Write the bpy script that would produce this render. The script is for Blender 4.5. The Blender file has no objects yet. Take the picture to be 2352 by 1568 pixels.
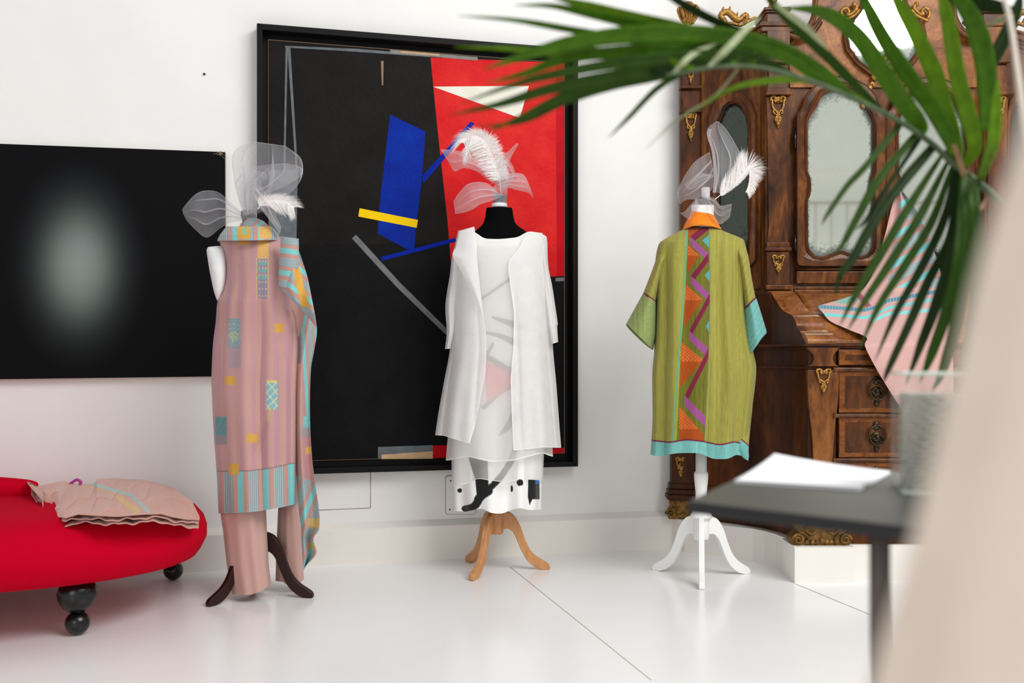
import bpy, math, random
import numpy as np
random.seed(7)
rng = np.random.default_rng(7)
S = bpy.context.scene
COL = S.collection
PI = math.pi

# ------------------------------------------------------------------ camera, light, exposure
F = 2300.0; CX = 1176.0; HY = 822.0; CZ = 0.95        # pixels of focal length, principal column, horizon row, eye height
cd = bpy.data.cameras.new('camera'); cam = bpy.data.objects.new('camera', cd); COL.objects.link(cam)
cam.location = (0, 0, CZ); cam.rotation_euler = (PI / 2, 0, 0)
cd.sensor_width = 36; cd.lens = 36 * F / 2352; cd.shift_y = (HY - 784) / 2352
cd.clip_start = 0.02; cd.clip_end = 60
cd.dof.use_dof = True; cd.dof.focus_distance = 4.3; cd.dof.aperture_fstop = 2.4
S.camera = cam
S.view_settings.view_transform = 'Standard'; S.view_settings.look = 'None'
S.view_settings.gamma = 1; S.view_settings.exposure = -0.32; S.view_settings.use_curve_mapping = False
S.cycles.transparent_max_bounces = 32; S.cycles.max_bounces = 10; S.cycles.diffuse_bounces = 5
S.cycles.use_denoising = True
W = bpy.data.worlds.new('daylight'); S.world = W; W.use_nodes = True
wb = W.node_tree.nodes['Background']; wb.inputs[0].default_value = (0.94, 0.97, 1.0, 1); wb.inputs[1].default_value = 0.65

def area(name, loc, target, sx, sy, power, color):
    l = bpy.data.lights.new(name, 'AREA'); l.shape = 'RECTANGLE'; l.size = sx; l.size_y = sy
    l.energy = power; l.color = color
    o = bpy.data.objects.new(name, l); COL.objects.link(o); o.location = loc
    d = np.array(target, float) - np.array(loc, float)
    from mathutils import Vector
    o.rotation_euler = Vector(d).to_track_quat('-Z', 'Y').to_euler()
    return o
area('skylight', (3.3, 0.5, 4.75), (1.9, 2.2, 0.0), 4.0, 3.0, 370, (1.0, 0.99, 0.97))

area('front_fill', (-2.2, -3.8, 2.3), (0.3, 4.4, 0.9), 3.4, 2.4, 85, (0.98, 0.99, 1.0))  # added fill light to lift the lower walls; no window is built here

# ------------------------------------------------------------------ helpers
def P(px, py, Y):
    px = np.asarray(px, float); py = np.asarray(py, float); Y = np.asarray(Y, float) + 0 * px
    return np.stack([(px - CX) / F * Y, Y, CZ + (HY - py) / F * Y], -1)

def lin(c):
    c = np.asarray(c, float) / 255.0
    return np.where(c <= 0.04045, c / 12.92, ((c + 0.055) / 1.055) ** 2.4)

def spl(pts, n, closed=False):
    p = np.asarray(pts, float)
    if p.ndim == 1: p = p[:, None]
    m = len(p)
    if closed: q = np.vstack([p[-1:], p, p[:2]])
    else: q = np.vstack([2 * p[:1] - p[1:2], p, 2 * p[-1:] - p[-2:-1]])
    segs = m if closed else m - 1
    t = np.linspace(0, segs, n, endpoint=not closed); i = np.minimum(t.astype(int), segs - 1); f = (t - i)[:, None]
    a, b, c, d = q[i], q[i + 1], q[i + 2], q[i + 3]
    return 0.5 * (2 * b + (c - a) * f + (2 * a - 5 * b + 4 * c - d) * f ** 2 + (3 * b - a - 3 * c + d) * f ** 3)

def lerp_rows(pts, n):
    p = np.asarray(pts, float); t = np.linspace(0, len(p) - 1, n)
    return np.stack([np.interp(t, np.arange(len(p)), p[:, k]) for k in range(p.shape[1])], -1)

def sstep(a, b, x): 
    t = np.clip((x - a) / (b - a), 0, 1); return t * t * (3 - 2 * t)

class MB:
    def __init__(s): s.v = []; s.f = []; s.m = []; s.sm = []; s.c = []; s.n = 0; s.hascol = False
    def add(s, v, f, mi=0, smooth=False, col=None):
        v = np.asarray(v, float).reshape(-1, 3)
        s.v.append(v); s.f += [tuple(int(i) + s.n for i in q) for q in f]
        s.m += [mi] * len(f) if np.isscalar(mi) else list(mi); s.sm += [smooth] * len(f)
        if col is not None: s.hascol = True; s.c.append(np.asarray(col, float).reshape(-1, 3))
        else: s.c.append(np.ones((len(v), 3)))
        s.n += len(v); return s
    def grid(s, G, closed_u=False, closed_v=False, mi=0, smooth=True, col=None, caps=False, edge_mi=None):
        G = np.asarray(G, float); nv, nu = G.shape[:2]; I = np.arange(nv * nu).reshape(nv, nu)
        A = I if not closed_u else np.hstack([I, I[:, :1]])
        A = A if not closed_v else np.vstack([A, A[:1]])
        q = np.stack([A[:-1, :-1], A[:-1, 1:], A[1:, 1:], A[1:, :-1]], -1)
        h, w = q.shape[:2]; mm = np.full((h, w), mi)
        if edge_mi is not None:
            mm[-1:, :] = edge_mi
            if not closed_u: mm[:, :1] = edge_mi; mm[:, -1:] = edge_mi
        f = q.reshape(-1, 4).tolist(); m = mm.reshape(-1).tolist()
        if caps and closed_u:
            f.append(I[0, ::-1].tolist()); f.append(I[-1].tolist()); m += [mi, mi]
        return s.add(G.reshape(-1, 3), f, m, smooth, None if col is None else np.asarray(col).reshape(-1, 3))
    def box(s, c, d, mi=0, rz=0, M=None):
        c = np.asarray(c, float); d = np.asarray(d, float) / 2
        v = np.array([[x, y, z] for z in (-1, 1) for x, y in ((-1, -1), (1, -1), (1, 1), (-1, 1))]) * d
        cz, sz = math.cos(rz), math.sin(rz)
        v = v @ np.array([[cz, sz, 0], [-sz, cz, 0], [0, 0, 1]]) + c
        return s.add(v, [(3, 2, 1, 0), (4, 5, 6, 7), (0, 1, 5, 4), (1, 2, 6, 5), (2, 3, 7, 6), (3, 0, 4, 7)], mi)
    def prism(s, poly, z0, z1, mi=0, smooth=False):
        p = np.asarray(poly, float); n = len(p)
        a = np.column_stack([p, np.full(n, z0)]); b = np.column_stack([p, np.full(n, z1)])
        return s.add(np.vstack([a, b]), [tuple(range(n))[::-1], tuple(range(n, 2 * n))] + [(i, (i + 1) % n, n + (i + 1) % n, n + i) for i in range(n)], mi, smooth)
    def extrude(s, poly3, vec, mi=0):
        p = np.asarray(poly3, float); n = len(p)
        return s.add(np.vstack([p, p + np.asarray(vec, float)]), [tuple(range(n))[::-1], tuple(range(n, 2 * n))] + [(i, (i + 1) % n, n + (i + 1) % n, n + i) for i in range(n)], mi)
    def lathe(s, prof, c=(0, 0), n=32, mi=0, smooth=True):
        pr = np.asarray(prof, float); th = np.linspace(0, 2 * PI, n, endpoint=False)
        G = np.stack([c[0] + pr[:, :1] * np.cos(th), c[1] + pr[:, :1] * np.sin(th), pr[:, 1:2] + 0 * th], -1)
        return s.grid(G, closed_u=True, mi=mi, smooth=smooth, caps=True)
    def tube(s, pts, r, n=8, mi=0, closed=False, flat=1.0):
        p = np.asarray(pts, float); m = len(p); r = np.asarray(r, float) + np.zeros(m)
        t = np.gradient(p, axis=0); 
        if closed: t = np.roll(p, -1, 0) - np.roll(p, 1, 0)
        t /= np.linalg.norm(t, axis=1)[:, None] + 1e-12
        up = np.array([0.13, -1, 0.21]); a = np.cross(t, up); a /= np.linalg.norm(a, axis=1)[:, None] + 1e-9
        b = np.cross(a, t); th = np.linspace(0, 2 * PI, n, endpoint=False)
        G = p[:, None] + r[:, None, None] * (a[:, None] * np.cos(th)[None, :, None] + flat * b[:, None] * np.sin(th)[None, :, None])
        return s.grid(G, closed_u=True, closed_v=closed, mi=mi, caps=not closed)
    def sphere(s, c, r, n=24, mi=0):
        r = np.asarray(r, float) + np.zeros(3); ph = np.linspace(-PI / 2 + .02, PI / 2 - .02, n // 2 + 1); th = np.linspace(0, 2 * PI, n, endpoint=False)
        G = np.stack([np.cos(ph)[:, None] * np.cos(th) * r[0] + c[0], np.cos(ph)[:, None] * np.sin(th) * r[1] + c[1], np.sin(ph)[:, None] * r[2] + 0 * th + c[2]], -1)
        return s.grid(G, closed_u=True, mi=mi, caps=True)
    def build(s, name, mats, parent=None, origin=None, bevel=0, seg=2, solid=0):
        v = np.vstack(s.v); 
        if origin is None: origin = root_origin(parent) if parent else (0, 0, 0)
        v = v - np.asarray(origin, float)
        me = bpy.data.meshes.new(name); me.from_pydata(v.tolist(), [], s.f)
        me.polygons.foreach_set('material_index', s.m); me.polygons.foreach_set('use_smooth', s.sm)
        for m in (mats if isinstance(mats, (list, tuple)) else [mats]): me.materials.append(m)
        if s.hascol:
            at = me.attributes.new('pattern', 'FLOAT_COLOR', 'POINT'); c = lin(np.vstack(s.c) * 255)
            at.data.foreach_set('color', np.column_stack([c, np.ones(len(c))]).astype(np.float32).ravel())
        me.update()
        o = bpy.data.objects.new(name, me); COL.objects.link(o)
        if parent is None: o.location = origin
        else: o.parent = parent
        if bevel:
            b = o.modifiers.new('bevel', 'BEVEL'); b.width = bevel; b.segments = seg; b.limit_method = 'ANGLE'; b.angle_limit = 0.6
        if solid:
            q = o.modifiers.new('solid', 'SOLIDIFY'); q.thickness = solid; q.offset = 0
        return o

ORG = {}
def root_origin(o):
    while o.parent: o = o.parent
    return ORG[o.name]
def thing(name, label, cat, loc, group=None):
    o = bpy.data.objects.new(name, None); COL.objects.link(o); o.location = loc; o.empty_display_size = 0.1
    group = group or {'dress_form': 'dress forms on tripod stands', 'headpiece': 'organza headpieces with feathers'}.get(name)
    ORG[o.name] = tuple(loc); return tag(o, label, cat, group)
def tag(o, label, cat, group=None):
    o['label'] = label; o['category'] = cat
    if group: o['group'] = group
    return o
def struct(o): o['kind'] = 'structure'; return o

# ------------------------------------------------------------------ materials
def nodes(name):
    m = bpy.data.materials.new(name); m.use_nodes = True; nt = m.node_tree
    return m, nt, nt.nodes, nt.links, nt.nodes['Principled BSDF']
def C4(c): return tuple(lin(c)) + (1,)
def mat(name, color, rough=0.6, spec=0.4, var=0.0, scale=20, bump=0.0, bscale=200, metal=0, coat=0, sheen=0, color2=None, stretch=None):
    m, nt, N, L, b = nodes(name)
    b.inputs['Base Color'].default_value = C4(color); b.inputs['Roughness'].default_value = rough
    b.inputs['Specular IOR Level'].default_value = spec; b.inputs['Metallic'].default_value = metal
    b.inputs['Coat Weight'].default_value = coat; b.inputs['Coat Roughness'].default_value = 0.12
    b.inputs['Sheen Weight'].default_value = sheen
    tc = N.new('ShaderNodeTexCoord'); src = tc.outputs['Object']
    if stretch:
        mp = N.new('ShaderNodeMapping'); mp.inputs['Scale'].default_value = stretch; L.new(src, mp.inputs[0]); src = mp.outputs[0]
    if var or color2:
        n = N.new('ShaderNodeTexNoise'); n.inputs['Scale'].default_value = scale; n.inputs['Detail'].default_value = 6; n.inputs['Roughness'].default_value = 0.6; L.new(src, n.inputs['Vector'])
        r = N.new('ShaderNodeValToRGB'); c = np.array(color, float)
        r.color_ramp.elements[0].position = 0.3; r.color_ramp.elements[1].position = 0.7
        r.color_ramp.elements[0].color = C4(np.clip(c * (1 - var), 0, 255)); r.color_ramp.elements[1].color = C4(color2 if color2 else np.clip(c * (1 + var), 0, 255))
        L.new(n.outputs['Fac'], r.inputs[0]); L.new(r.outputs[0], b.inputs['Base Color'])
    if bump:
        n2 = N.new('ShaderNodeTexNoise'); n2.inputs['Scale'].default_value = bscale; n2.inputs['Detail'].default_value = 4; L.new(src, n2.inputs['Vector'])
        bp = N.new('ShaderNodeBump'); bp.inputs['Strength'].default_value = bump; bp.inputs['Distance'].default_value = 0.01
        L.new(n2.outputs['Fac'], bp.inputs['Height']); L.new(bp.outputs[0], b.inputs['Normal'])
    return m
def cloth(name, rough=0.75, streak=0.08, sheen=0.15, sc=(700, 700, 60), spec=0.25, alpha=1.0, trans=0.0):
    """woven cloth whose printed / woven pattern is stored on the mesh"""
    m, nt, N, L, b = nodes(name)
    a = N.new('ShaderNodeAttribute'); a.attribute_name = 'pattern'
    tc = N.new('ShaderNodeTexCoord'); mp = N.new('ShaderNodeMapping'); mp.inputs['Scale'].default_value = sc; L.new(tc.outputs['Object'], mp.inputs[0])
    n = N.new('ShaderNodeTexNoise'); n.inputs['Scale'].default_value = 1; n.inputs['Detail'].default_value = 3; L.new(mp.outputs[0], n.inputs['Vector'])
    mr = N.new('ShaderNodeMapRange'); mr.inputs['From Min'].default_value = 0.3; mr.inputs['From Max'].default_value = 0.7; mr.inputs['To Min'].default_value = 1 - streak; mr.inputs['To Max'].default_value = 1 + streak
    L.new(n.outputs['Fac'], mr.inputs['Value'])
    mx = N.new('ShaderNodeVectorMath'); mx.operation = 'SCALE'; L.new(a.outputs['Color'], mx.inputs[0]); L.new(mr.outputs[0], mx.inputs['Scale'])
    L.new(mx.outputs[0], b.inputs['Base Color'])
    b.inputs['Roughness'].default_value = rough; b.inputs['Specular IOR Level'].default_value = spec; b.inputs['Sheen Weight'].default_value = sheen
    bp = N.new('ShaderNodeBump'); bp.inputs['Strength'].default_value = 0.15; bp.inputs['Distance'].default_value = 0.002
    L.new(n.outputs['Fac'], bp.inputs['Height']); L.new(bp.outputs[0], b.inputs['Normal'])
    if alpha < 1: b.inputs['Alpha'].default_value = alpha
    return m
def sheer(name, color, alpha, tl=0.5, rough=0.7, weave=0.0):
    m, nt, N, L, b = nodes(name); N.remove(b); out = N['Material Output']
    d = N.new('ShaderNodeBsdfDiffuse'); d.inputs[0].default_value = C4(color)
    t = N.new('ShaderNodeBsdfTranslucent'); t.inputs[0].default_value = C4(color)
    x = N.new('ShaderNodeMixShader'); x.inputs[0].default_value = tl; L.new(d.outputs[0], x.inputs[1]); L.new(t.outputs[0], x.inputs[2])
    tr = N.new('ShaderNodeBsdfTransparent'); y = N.new('ShaderNodeMixShader'); y.inputs[0].default_value = alpha
    L.new(tr.outputs[0], y.inputs[1]); L.new(x.outputs[0], y.inputs[2]); L.new(y.outputs[0], out.inputs[0])
    if weave:
        tc = N.new('ShaderNodeTexCoord'); n = N.new('ShaderNodeTexNoise'); n.inputs['Scale'].default_value = 14; n.inputs['Detail'].default_value = 4; L.new(tc.outputs['Object'], n.inputs[0])
        mr = N.new('ShaderNodeMapRange'); mr.inputs['From Min'].default_value = 0.3; mr.inputs['From Max'].default_value = 0.7
        mr.inputs['To Min'].default_value = alpha - weave; mr.inputs['To Max'].default_value = alpha + weave; L.new(n.outputs['Fac'], mr.inputs[0]); L.new(mr.outputs[0], y.inputs[0])
    return m
def walnut(name, dark, mid, light, scale=3.0, rough=0.28, stretch=(1, 1, 0.35), coat=0.1, spec=0.22):
    m, nt, N, L, b = nodes(name)
    tc = N.new('ShaderNodeTexCoord'); mp = N.new('ShaderNodeMapping'); mp.inputs['Scale'].default_value = stretch; L.new(tc.outputs['Object'], mp.inputs[0])
    n1 = N.new('ShaderNodeTexNoise'); n1.inputs['Scale'].default_value = scale; n1.inputs['Detail'].default_value = 8; n1.inputs['Roughness'].default_value = 0.65; n1.inputs['Distortion'].default_value = 1.6; L.new(mp.outputs[0], n1.inputs['Vector'])
    n2 = N.new('ShaderNodeTexNoise'); n2.inputs['Scale'].default_value = scale * 14; n2.inputs['Detail'].default_value = 5; L.new(mp.outputs[0], n2.inputs['Vector'])
    ad = N.new('ShaderNodeMath'); ad.operation = 'MULTIPLY_ADD'; ad.inputs[1].default_value = 0.3; L.new(n2.outputs['Fac'], ad.inputs[0]); L.new(n1.outputs['Fac'], ad.inputs[2])
    r = N.new('ShaderNodeValToRGB'); e = r.color_ramp.elements; e[0].position = 0.42; e[0].color = C4(dark); e[1].position = 0.88; e[1].color = C4(light)
    k = e.new(0.64); k.color = C4(mid); L.new(ad.outputs[0], r.inputs[0]); L.new(r.outputs[0], b.inputs['Base Color'])
    b.inputs['Roughness'].default_value = rough; b.inputs['Coat Weight'].default_value = coat; b.inputs['Coat Roughness'].default_value = 0.15; b.inputs['Specular IOR Level'].default_value = spec
    bp = N.new('ShaderNodeBump'); bp.inputs['Strength'].default_value = 0.06; bp.inputs['Distance'].default_value = 0.004; L.new(ad.outputs[0], bp.inputs['Height']); L.new(bp.outputs[0], b.inputs['Normal'])
    return m
def old_mirror(name, tint, spot, amount=0.0):
    m, nt, N, L, b = nodes(name); out = N['Material Output']; N.remove(b)
    g = N.new('ShaderNodeBsdfGlossy'); g.inputs['Color'].default_value = C4(tint); g.inputs['Roughness'].default_value = 0.035
    d = N.new('ShaderNodeBsdfDiffuse'); d.inputs[0].default_value = C4(spot)
    a = N.new('ShaderNodeAttribute'); a.attribute_name = 'pattern'
    tc = N.new('ShaderNodeTexCoord'); n = N.new('ShaderNodeTexNoise'); n.inputs['Scale'].default_value = 55; n.inputs['Detail'].default_value = 9; n.inputs['Roughness'].default_value = 0.72; L.new(tc.outputs['Object'], n.inputs[0])
    s = N.new('ShaderNodeMath'); s.operation = 'MULTIPLY_ADD'; s.inputs[1].default_value = 0.55; L.new(a.outputs['Fac'], s.inputs[0]); L.new(n.outputs['Fac'], s.inputs[2])
    r = N.new('ShaderNodeMapRange'); r.inputs['From Min'].default_value = 0.62 - amount; r.inputs['From Max'].default_value = 0.86 - amount; L.new(s.outputs[0], r.inputs[0])
    x = N.new('ShaderNodeMixShader'); L.new(r.outputs[0], x.inputs[0]); L.new(g.outputs[0], x.inputs[1]); L.new(d.outputs[0], x.inputs[2]); L.new(x.outputs[0], out.inputs[0])
    return m

M_wall = mat('white_plaster', (240, 239, 236), 0.85, 0.2, var=0.012, scale=2.5, bump=0.05, bscale=30)
M_floor = mat('white_resin_floor', (244, 243, 242), 0.22, 0.45, var=0.012, scale=1.2)
M_base = mat('white_painted_skirting', (238, 234, 227), 0.5, 0.35, var=0.012, scale=4)
M_seam = mat('grey_joint', (172, 164, 154), 0.9)
M_black_frame = mat('black_lacquer', (12, 12, 13), 0.5, 0.15)
M_red_uph = mat('red_felt', (192, 0, 34), 0.9, 0.06, var=0.015, scale=60, bump=0.12, bscale=900, sheen=0.0)
M_ball = mat('black_gloss_wood', (9, 10, 12), 0.24, 0.5, bump=0.03, bscale=60)
M_darkwood = mat('dark_brown_wood', (44, 22, 17), 0.4, 0.25, var=0.15, scale=30, stretch=(3, 3, 1))
M_beech = mat('beech_wood', (196, 140, 92), 0.45, 0.35, var=0.08, scale=14, stretch=(4, 4, 1))
M_whitewood = mat('white_painted_wood', (240, 240, 238), 0.4, 0.4)
M_form_w = mat('white_mannequin', (240, 240, 240), 0.55, 0.3)
M_form_b = mat('black_jersey', (8, 8, 9), 0.9, 0.05, bump=0.1, bscale=900)
M_tunic = cloth('striped_silk', 0.55, 0.05, 0.25, (900, 900, 60), 0.35)
M_pinkplain = mat('dusty_pink_silk', (200, 158, 148), 0.5, 0.35, var=0.03, scale=300, stretch=(1, 1, 12), sheen=0.25)
M_pinkpat = cloth('pink_printed_silk', 0.5, 0.04, 0.25, (500, 500, 500), 0.35)
M_coat = cloth('green_woven_wool', 0.9, 0.16, 0.1, (420, 420, 14), 0.1)
M_coatcuff = cloth('slubbed_wool', 0.9, 0.14, 0.1, (40, 40, 500), 0.1)
M_white = cloth('white_painted_silk', 0.7, 0.03, 0.15, (400, 400, 40), 0.2)
M_chiffon = sheer('white_chiffon', (246, 245, 243), 0.5, 0.4)
M_jacket = sheer('white_silk_gauze', (248, 247, 246), 0.80, 0.3, weave=0.05)
M_hem = sheer('white_rolled_hem', (250, 249, 246), 0.95, 0.3)
M_org = sheer('grey_organza', (226, 226, 230), 0.30, 0.5, weave=0.02)
M_orgd = sheer('white_organza', (240, 238, 240), 0.44, 0.5, weave=0.02)
M_orghem = sheer('organza_edge', (244, 244, 246), 0.62, 0.5)
M_feather = mat('white_feather', (248, 243, 240), 0.8, 0.2)
M_sequin = mat('silver_sequins', (236, 236, 240), 0.25, 0.6, metal=0.7, bump=1.0, bscale=420, color2=(120, 120, 126), scale=420)
M_wood = walnut('walnut_veneer', (32, 15, 6), (88, 48, 18), (146, 90, 40), 4.0)
M_wood2 = walnut('dark_shaded_walnut', (30, 13, 6), (70, 35, 14), (116, 62, 24), 2.4, 0.4, coat=0.03, spec=0.14)  # darker tone is partly veneer, partly shade put into the colour
M_wood3 = walnut('burr_walnut', (66, 32, 12), (136, 80, 36), (182, 122, 66), 5.0, 0.3, (1, 1, 1))
M_band = walnut('cross_banding', (70, 34, 12), (112, 62, 23), (148, 86, 36), 12.0, 0.3, (1, 1, 3))
M_gilt = mat('gilded_metal', (206, 156, 78), 0.34, 0.5, color2=(116, 80, 34), scale=110, metal=0.8, bump=0.5, bscale=130)
M_giltold = mat('worn_gilding', (150, 112, 50), 0.5, 0.4, color2=(70, 48, 26), scale=35, metal=0.5, bump=0.4, bscale=80)
M_bronze = mat('dark_bronze', (62, 52, 38), 0.35, 0.5, var=0.3, scale=80, metal=0.8)
M_mirror = old_mirror('aged_mirror', (244, 250, 238), (112, 118, 112))
M_mirrord = old_mirror('aged_mirror_dark_reflection', (96, 100, 92), (34, 36, 32), 0.06)  # dark tint stands in for a dark reflection; the spots are ageing
M_table = mat('charcoal_laminate', (66, 66, 62), 0.42, 0.4)
M_tableedge = mat('dark_grey_edge', (40, 40, 42), 0.5, 0.3)
M_legmetal = mat('grey_brown_metal', (104, 96, 90), 0.4, 0.4, metal=0.2)
M_paper = mat('white_paper', (250, 250, 252), 0.8, 0.2)
M_palm = [mat('palm_green_%d' % i, c, 0.5, 0.15, var=0.12, scale=40, stretch=(1, 1, 1)) for i, c in enumerate([(62, 100, 12), (40, 68, 9), (24, 44, 9), (90, 126, 14), (142, 150, 112), (150, 118, 84)])]  # darker greens put the backlit shade of the lower leaflets into the colour
M_rachis = mat('palm_stalk_grey_green', (74, 90, 62), 0.5, 0.2, var=0.2, scale=30)
M_beige = mat('beige_linen', (250, 232, 215), 0.9, 0.1, var=0.02, scale=30)
M_purple = mat('purple_ribbon', (170, 50, 140), 0.5, 0.4)

def glassy(name, color, alpha):
    m, nt, N, L, b = nodes(name)
    b.inputs['Base Color'].default_value = C4(color); b.inputs['Alpha'].default_value = alpha; b.inputs['Roughness'].default_value = 0.08
    return m
M_acrylic = glassy('clear_acrylic', (214, 220, 214), 0.07)
M_acredge = glassy('acrylic_edge', (206, 220, 208), 0.6)
M_basket = mat('grey_wicker', (178, 174, 162), 0.8, 0.2, var=0.1, scale=60)

# ------------------------------------------------------------------ room
TX, TY = 0.9694, 0.2455               # direction of the long wall
NX, NY = 0.2455, -0.9694              # its normal, into the room
W0 = np.array([-1.150, 4.562])
def wall_pt(px, py, off=0.0):
    """where the line of sight through a picture point meets a plane parallel to the long wall"""
    px = np.asarray(px, float); dx = (px - CX) / F
    q = W0 + off * np.array([NX, NY]); Y = (q @ np.array([NX, NY])) / (dx * NX + NY)
    return P(px, py, Y)
def wall_s(s, off, z):
    return np.array([W0[0] + s * TX + off * NX, W0[1] + s * TY + off * NY, z])

b = MB(); b.box((0.6, 1.0, -0.05), (12, 12.4, 0.1)); fl = struct(b.build('floor', M_floor))
b = MB(); b.extrude([wall_s(-4.0, 0, 0), wall_s(2.22, 0, 0), wall_s(2.22, 0, 4.2), wall_s(-4.0, 0, 4.2)], (-NX * 0.15, -NY * 0.15, 0)); struct(b.build('wall_back', M_wall))
cx2 = wall_s(2.22, 0, 0)
b = MB(); b.box(((cx2[0] + 6.4) / 2 - 0.05, cx2[1] + 0.06, 2.1), (6.4 - cx2[0] + 0.1, 0.12, 4.2)); struct(b.build('wall_right', M_wall))
b = MB(); b.box((1.5, -4.2, 2.4), (10, 0.12, 4.8)); b.box((4.4, -4.05, 4.0), (2.2, 0.3, 1.0)); struct(b.build('wall_front', M_wall))
# gallery railing on the wall opposite, seen in the cabinet's mirror
rl = thing('gallery_railing', 'slim grey gallery railing mirrored in the cabinet door glass', 'railing', (4.4, -3.9, 2.0))
b = MB(); b.box((4.6, -3.9, 3.02), (3.6, 0.03, 0.03)); b.build('handrail', M_seam, rl)
for i in range(16):
    b = MB(); b.box((3.0 + i * 0.21, -3.9, 2.4), (0.016, 0.016, 1.24)); b.build('baluster', M_seam, rl)
b = MB(); b.box((4.6, -3.9, 1.72), (3.6, 0.34, 0.12)); b.build('gallery_floor', M_wall, rl)
# skirting
HB = 0.160
prof = [(0.0, 0.0), (0.05, 0.0), (0.05, HB), (0.044, HB + 0.004), (0.0, HB + 0.024)]
s1 = (wall_pt(1538, 1200, 0.05)[:2] - W0) @ np.array([TX, TY])
b = MB(); s1 += .03; b.extrude([wall_s(-4.0, o, z) for o, z in prof], (TX * (s1 + 4.0), TY * (s1 + 4.0), 0)); struct(b.build('baseboard_back', M_base))
# joints in the floor
def floor_line(p0, p1, w=0.003):
    a = P(p0[0], p0[1], F * CZ / (p0[1] - HY)); c = P(p1[0], p1[1], F * CZ / (p1[1] - HY))
    d = c - a; L_ = np.linalg.norm(d); o = MB(); m = (a + c) / 2; o.box((m[0], m[1], 0.0002), (L_, w, 0.0012), rz=math.atan2(d[1], d[0]))
    q = o.build('floor_joint', M_seam, None, (m[0], m[1], 0)); struct(q)
floor_line((1172, 1302), (1496, 1562)); floor_line((1826, 1340), (2000, 1412), 0.004)
# hatch, cover plate, nail on the wall
t = thing('access_hatch', 'flush white access hatch in the wall under the framed abstract painting', 'hatch', tuple(wall_pt(790, 1165)))
b = MB(); q = [wall_pt(x, y, 0.0) for x, y in ((690, 1087), (850, 1083), (850, 1165), (690, 1172))]; b.extrude(q, (NX * 0.002, NY * 0.002, 0)); b.build('hatch_door', M_wall, t)
b = MB()
for a, c in (((851, 1083), (851, 1166)), ((851, 1166), (700, 1172))):
    b.tube([wall_pt(a[0], a[1], 0.001), wall_pt(c[0], c[1], 0.001)], 0.0022, 6)
b.build('hatch_gap', M_seam, t)
t = thing('cover_plate', 'blank rounded cover plate screwed to the wall behind the white dress hem', 'cover plate', tuple(wall_pt(1060, 1178)))
def rrect(x0, y0, x1, y1, r, n=5):
    out = []
    for cx_, cy_, a0 in ((x1 - r, y0 + r, -90), (x1 - r, y1 - r, 0), (x0 + r, y1 - r, 90), (x0 + r, y0 + r, 180)):
        for k in range(n + 1):
            a = math.radians(a0 + 90 * k / n); out.append((cx_ + r * math.cos(a), cy_ + r * math.sin(a)))
    return out
b = MB(); b.extrude([wall_pt(x, y, 0.0) for x, y in rrect(1024, 1093, 1092, 1180, 6)], (NX * 0.006, NY * 0.006, 0)); b.build('plate', M_wall, t, bevel=0.002)
b = MB(); b.tube([wall_pt(x, y, 0.003) for x, y in rrect(1023.4, 1092.4, 1092.6, 1180.6, 6)], 0.0016, 6, closed=True); b.build('plate_gap', M_seam, t)
for x, y in ((1035, 1104), (1033, 1170)):
    b = MB(); b.sphere(wall_pt(x, y, 0.006), 0.004, 10); b.build('screw', M_bronze, t)
b = MB(); b.sphere(wall_pt(469, 170, 0.004), (0.006, 0.006, 0.005), 10); p0 = wall_pt(469, 170); tag(b.build('nail', M_darkwood, None, p0), 'small dark nail in the bare wall above the black glowing canvas', 'nail')

# ------------------------------------------------------------------ paintings
def slab(b, quad, off0, off1, mi=0):
    """a piece of board whose front outline is given in the picture, between two distances from the wall"""
    a = [wall_pt(x, y, off1) for x, y in quad]; n = len(a); dd = off0 - off1
    b.extrude(a, (NX * dd, NY * dd, 0), mi)
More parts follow.
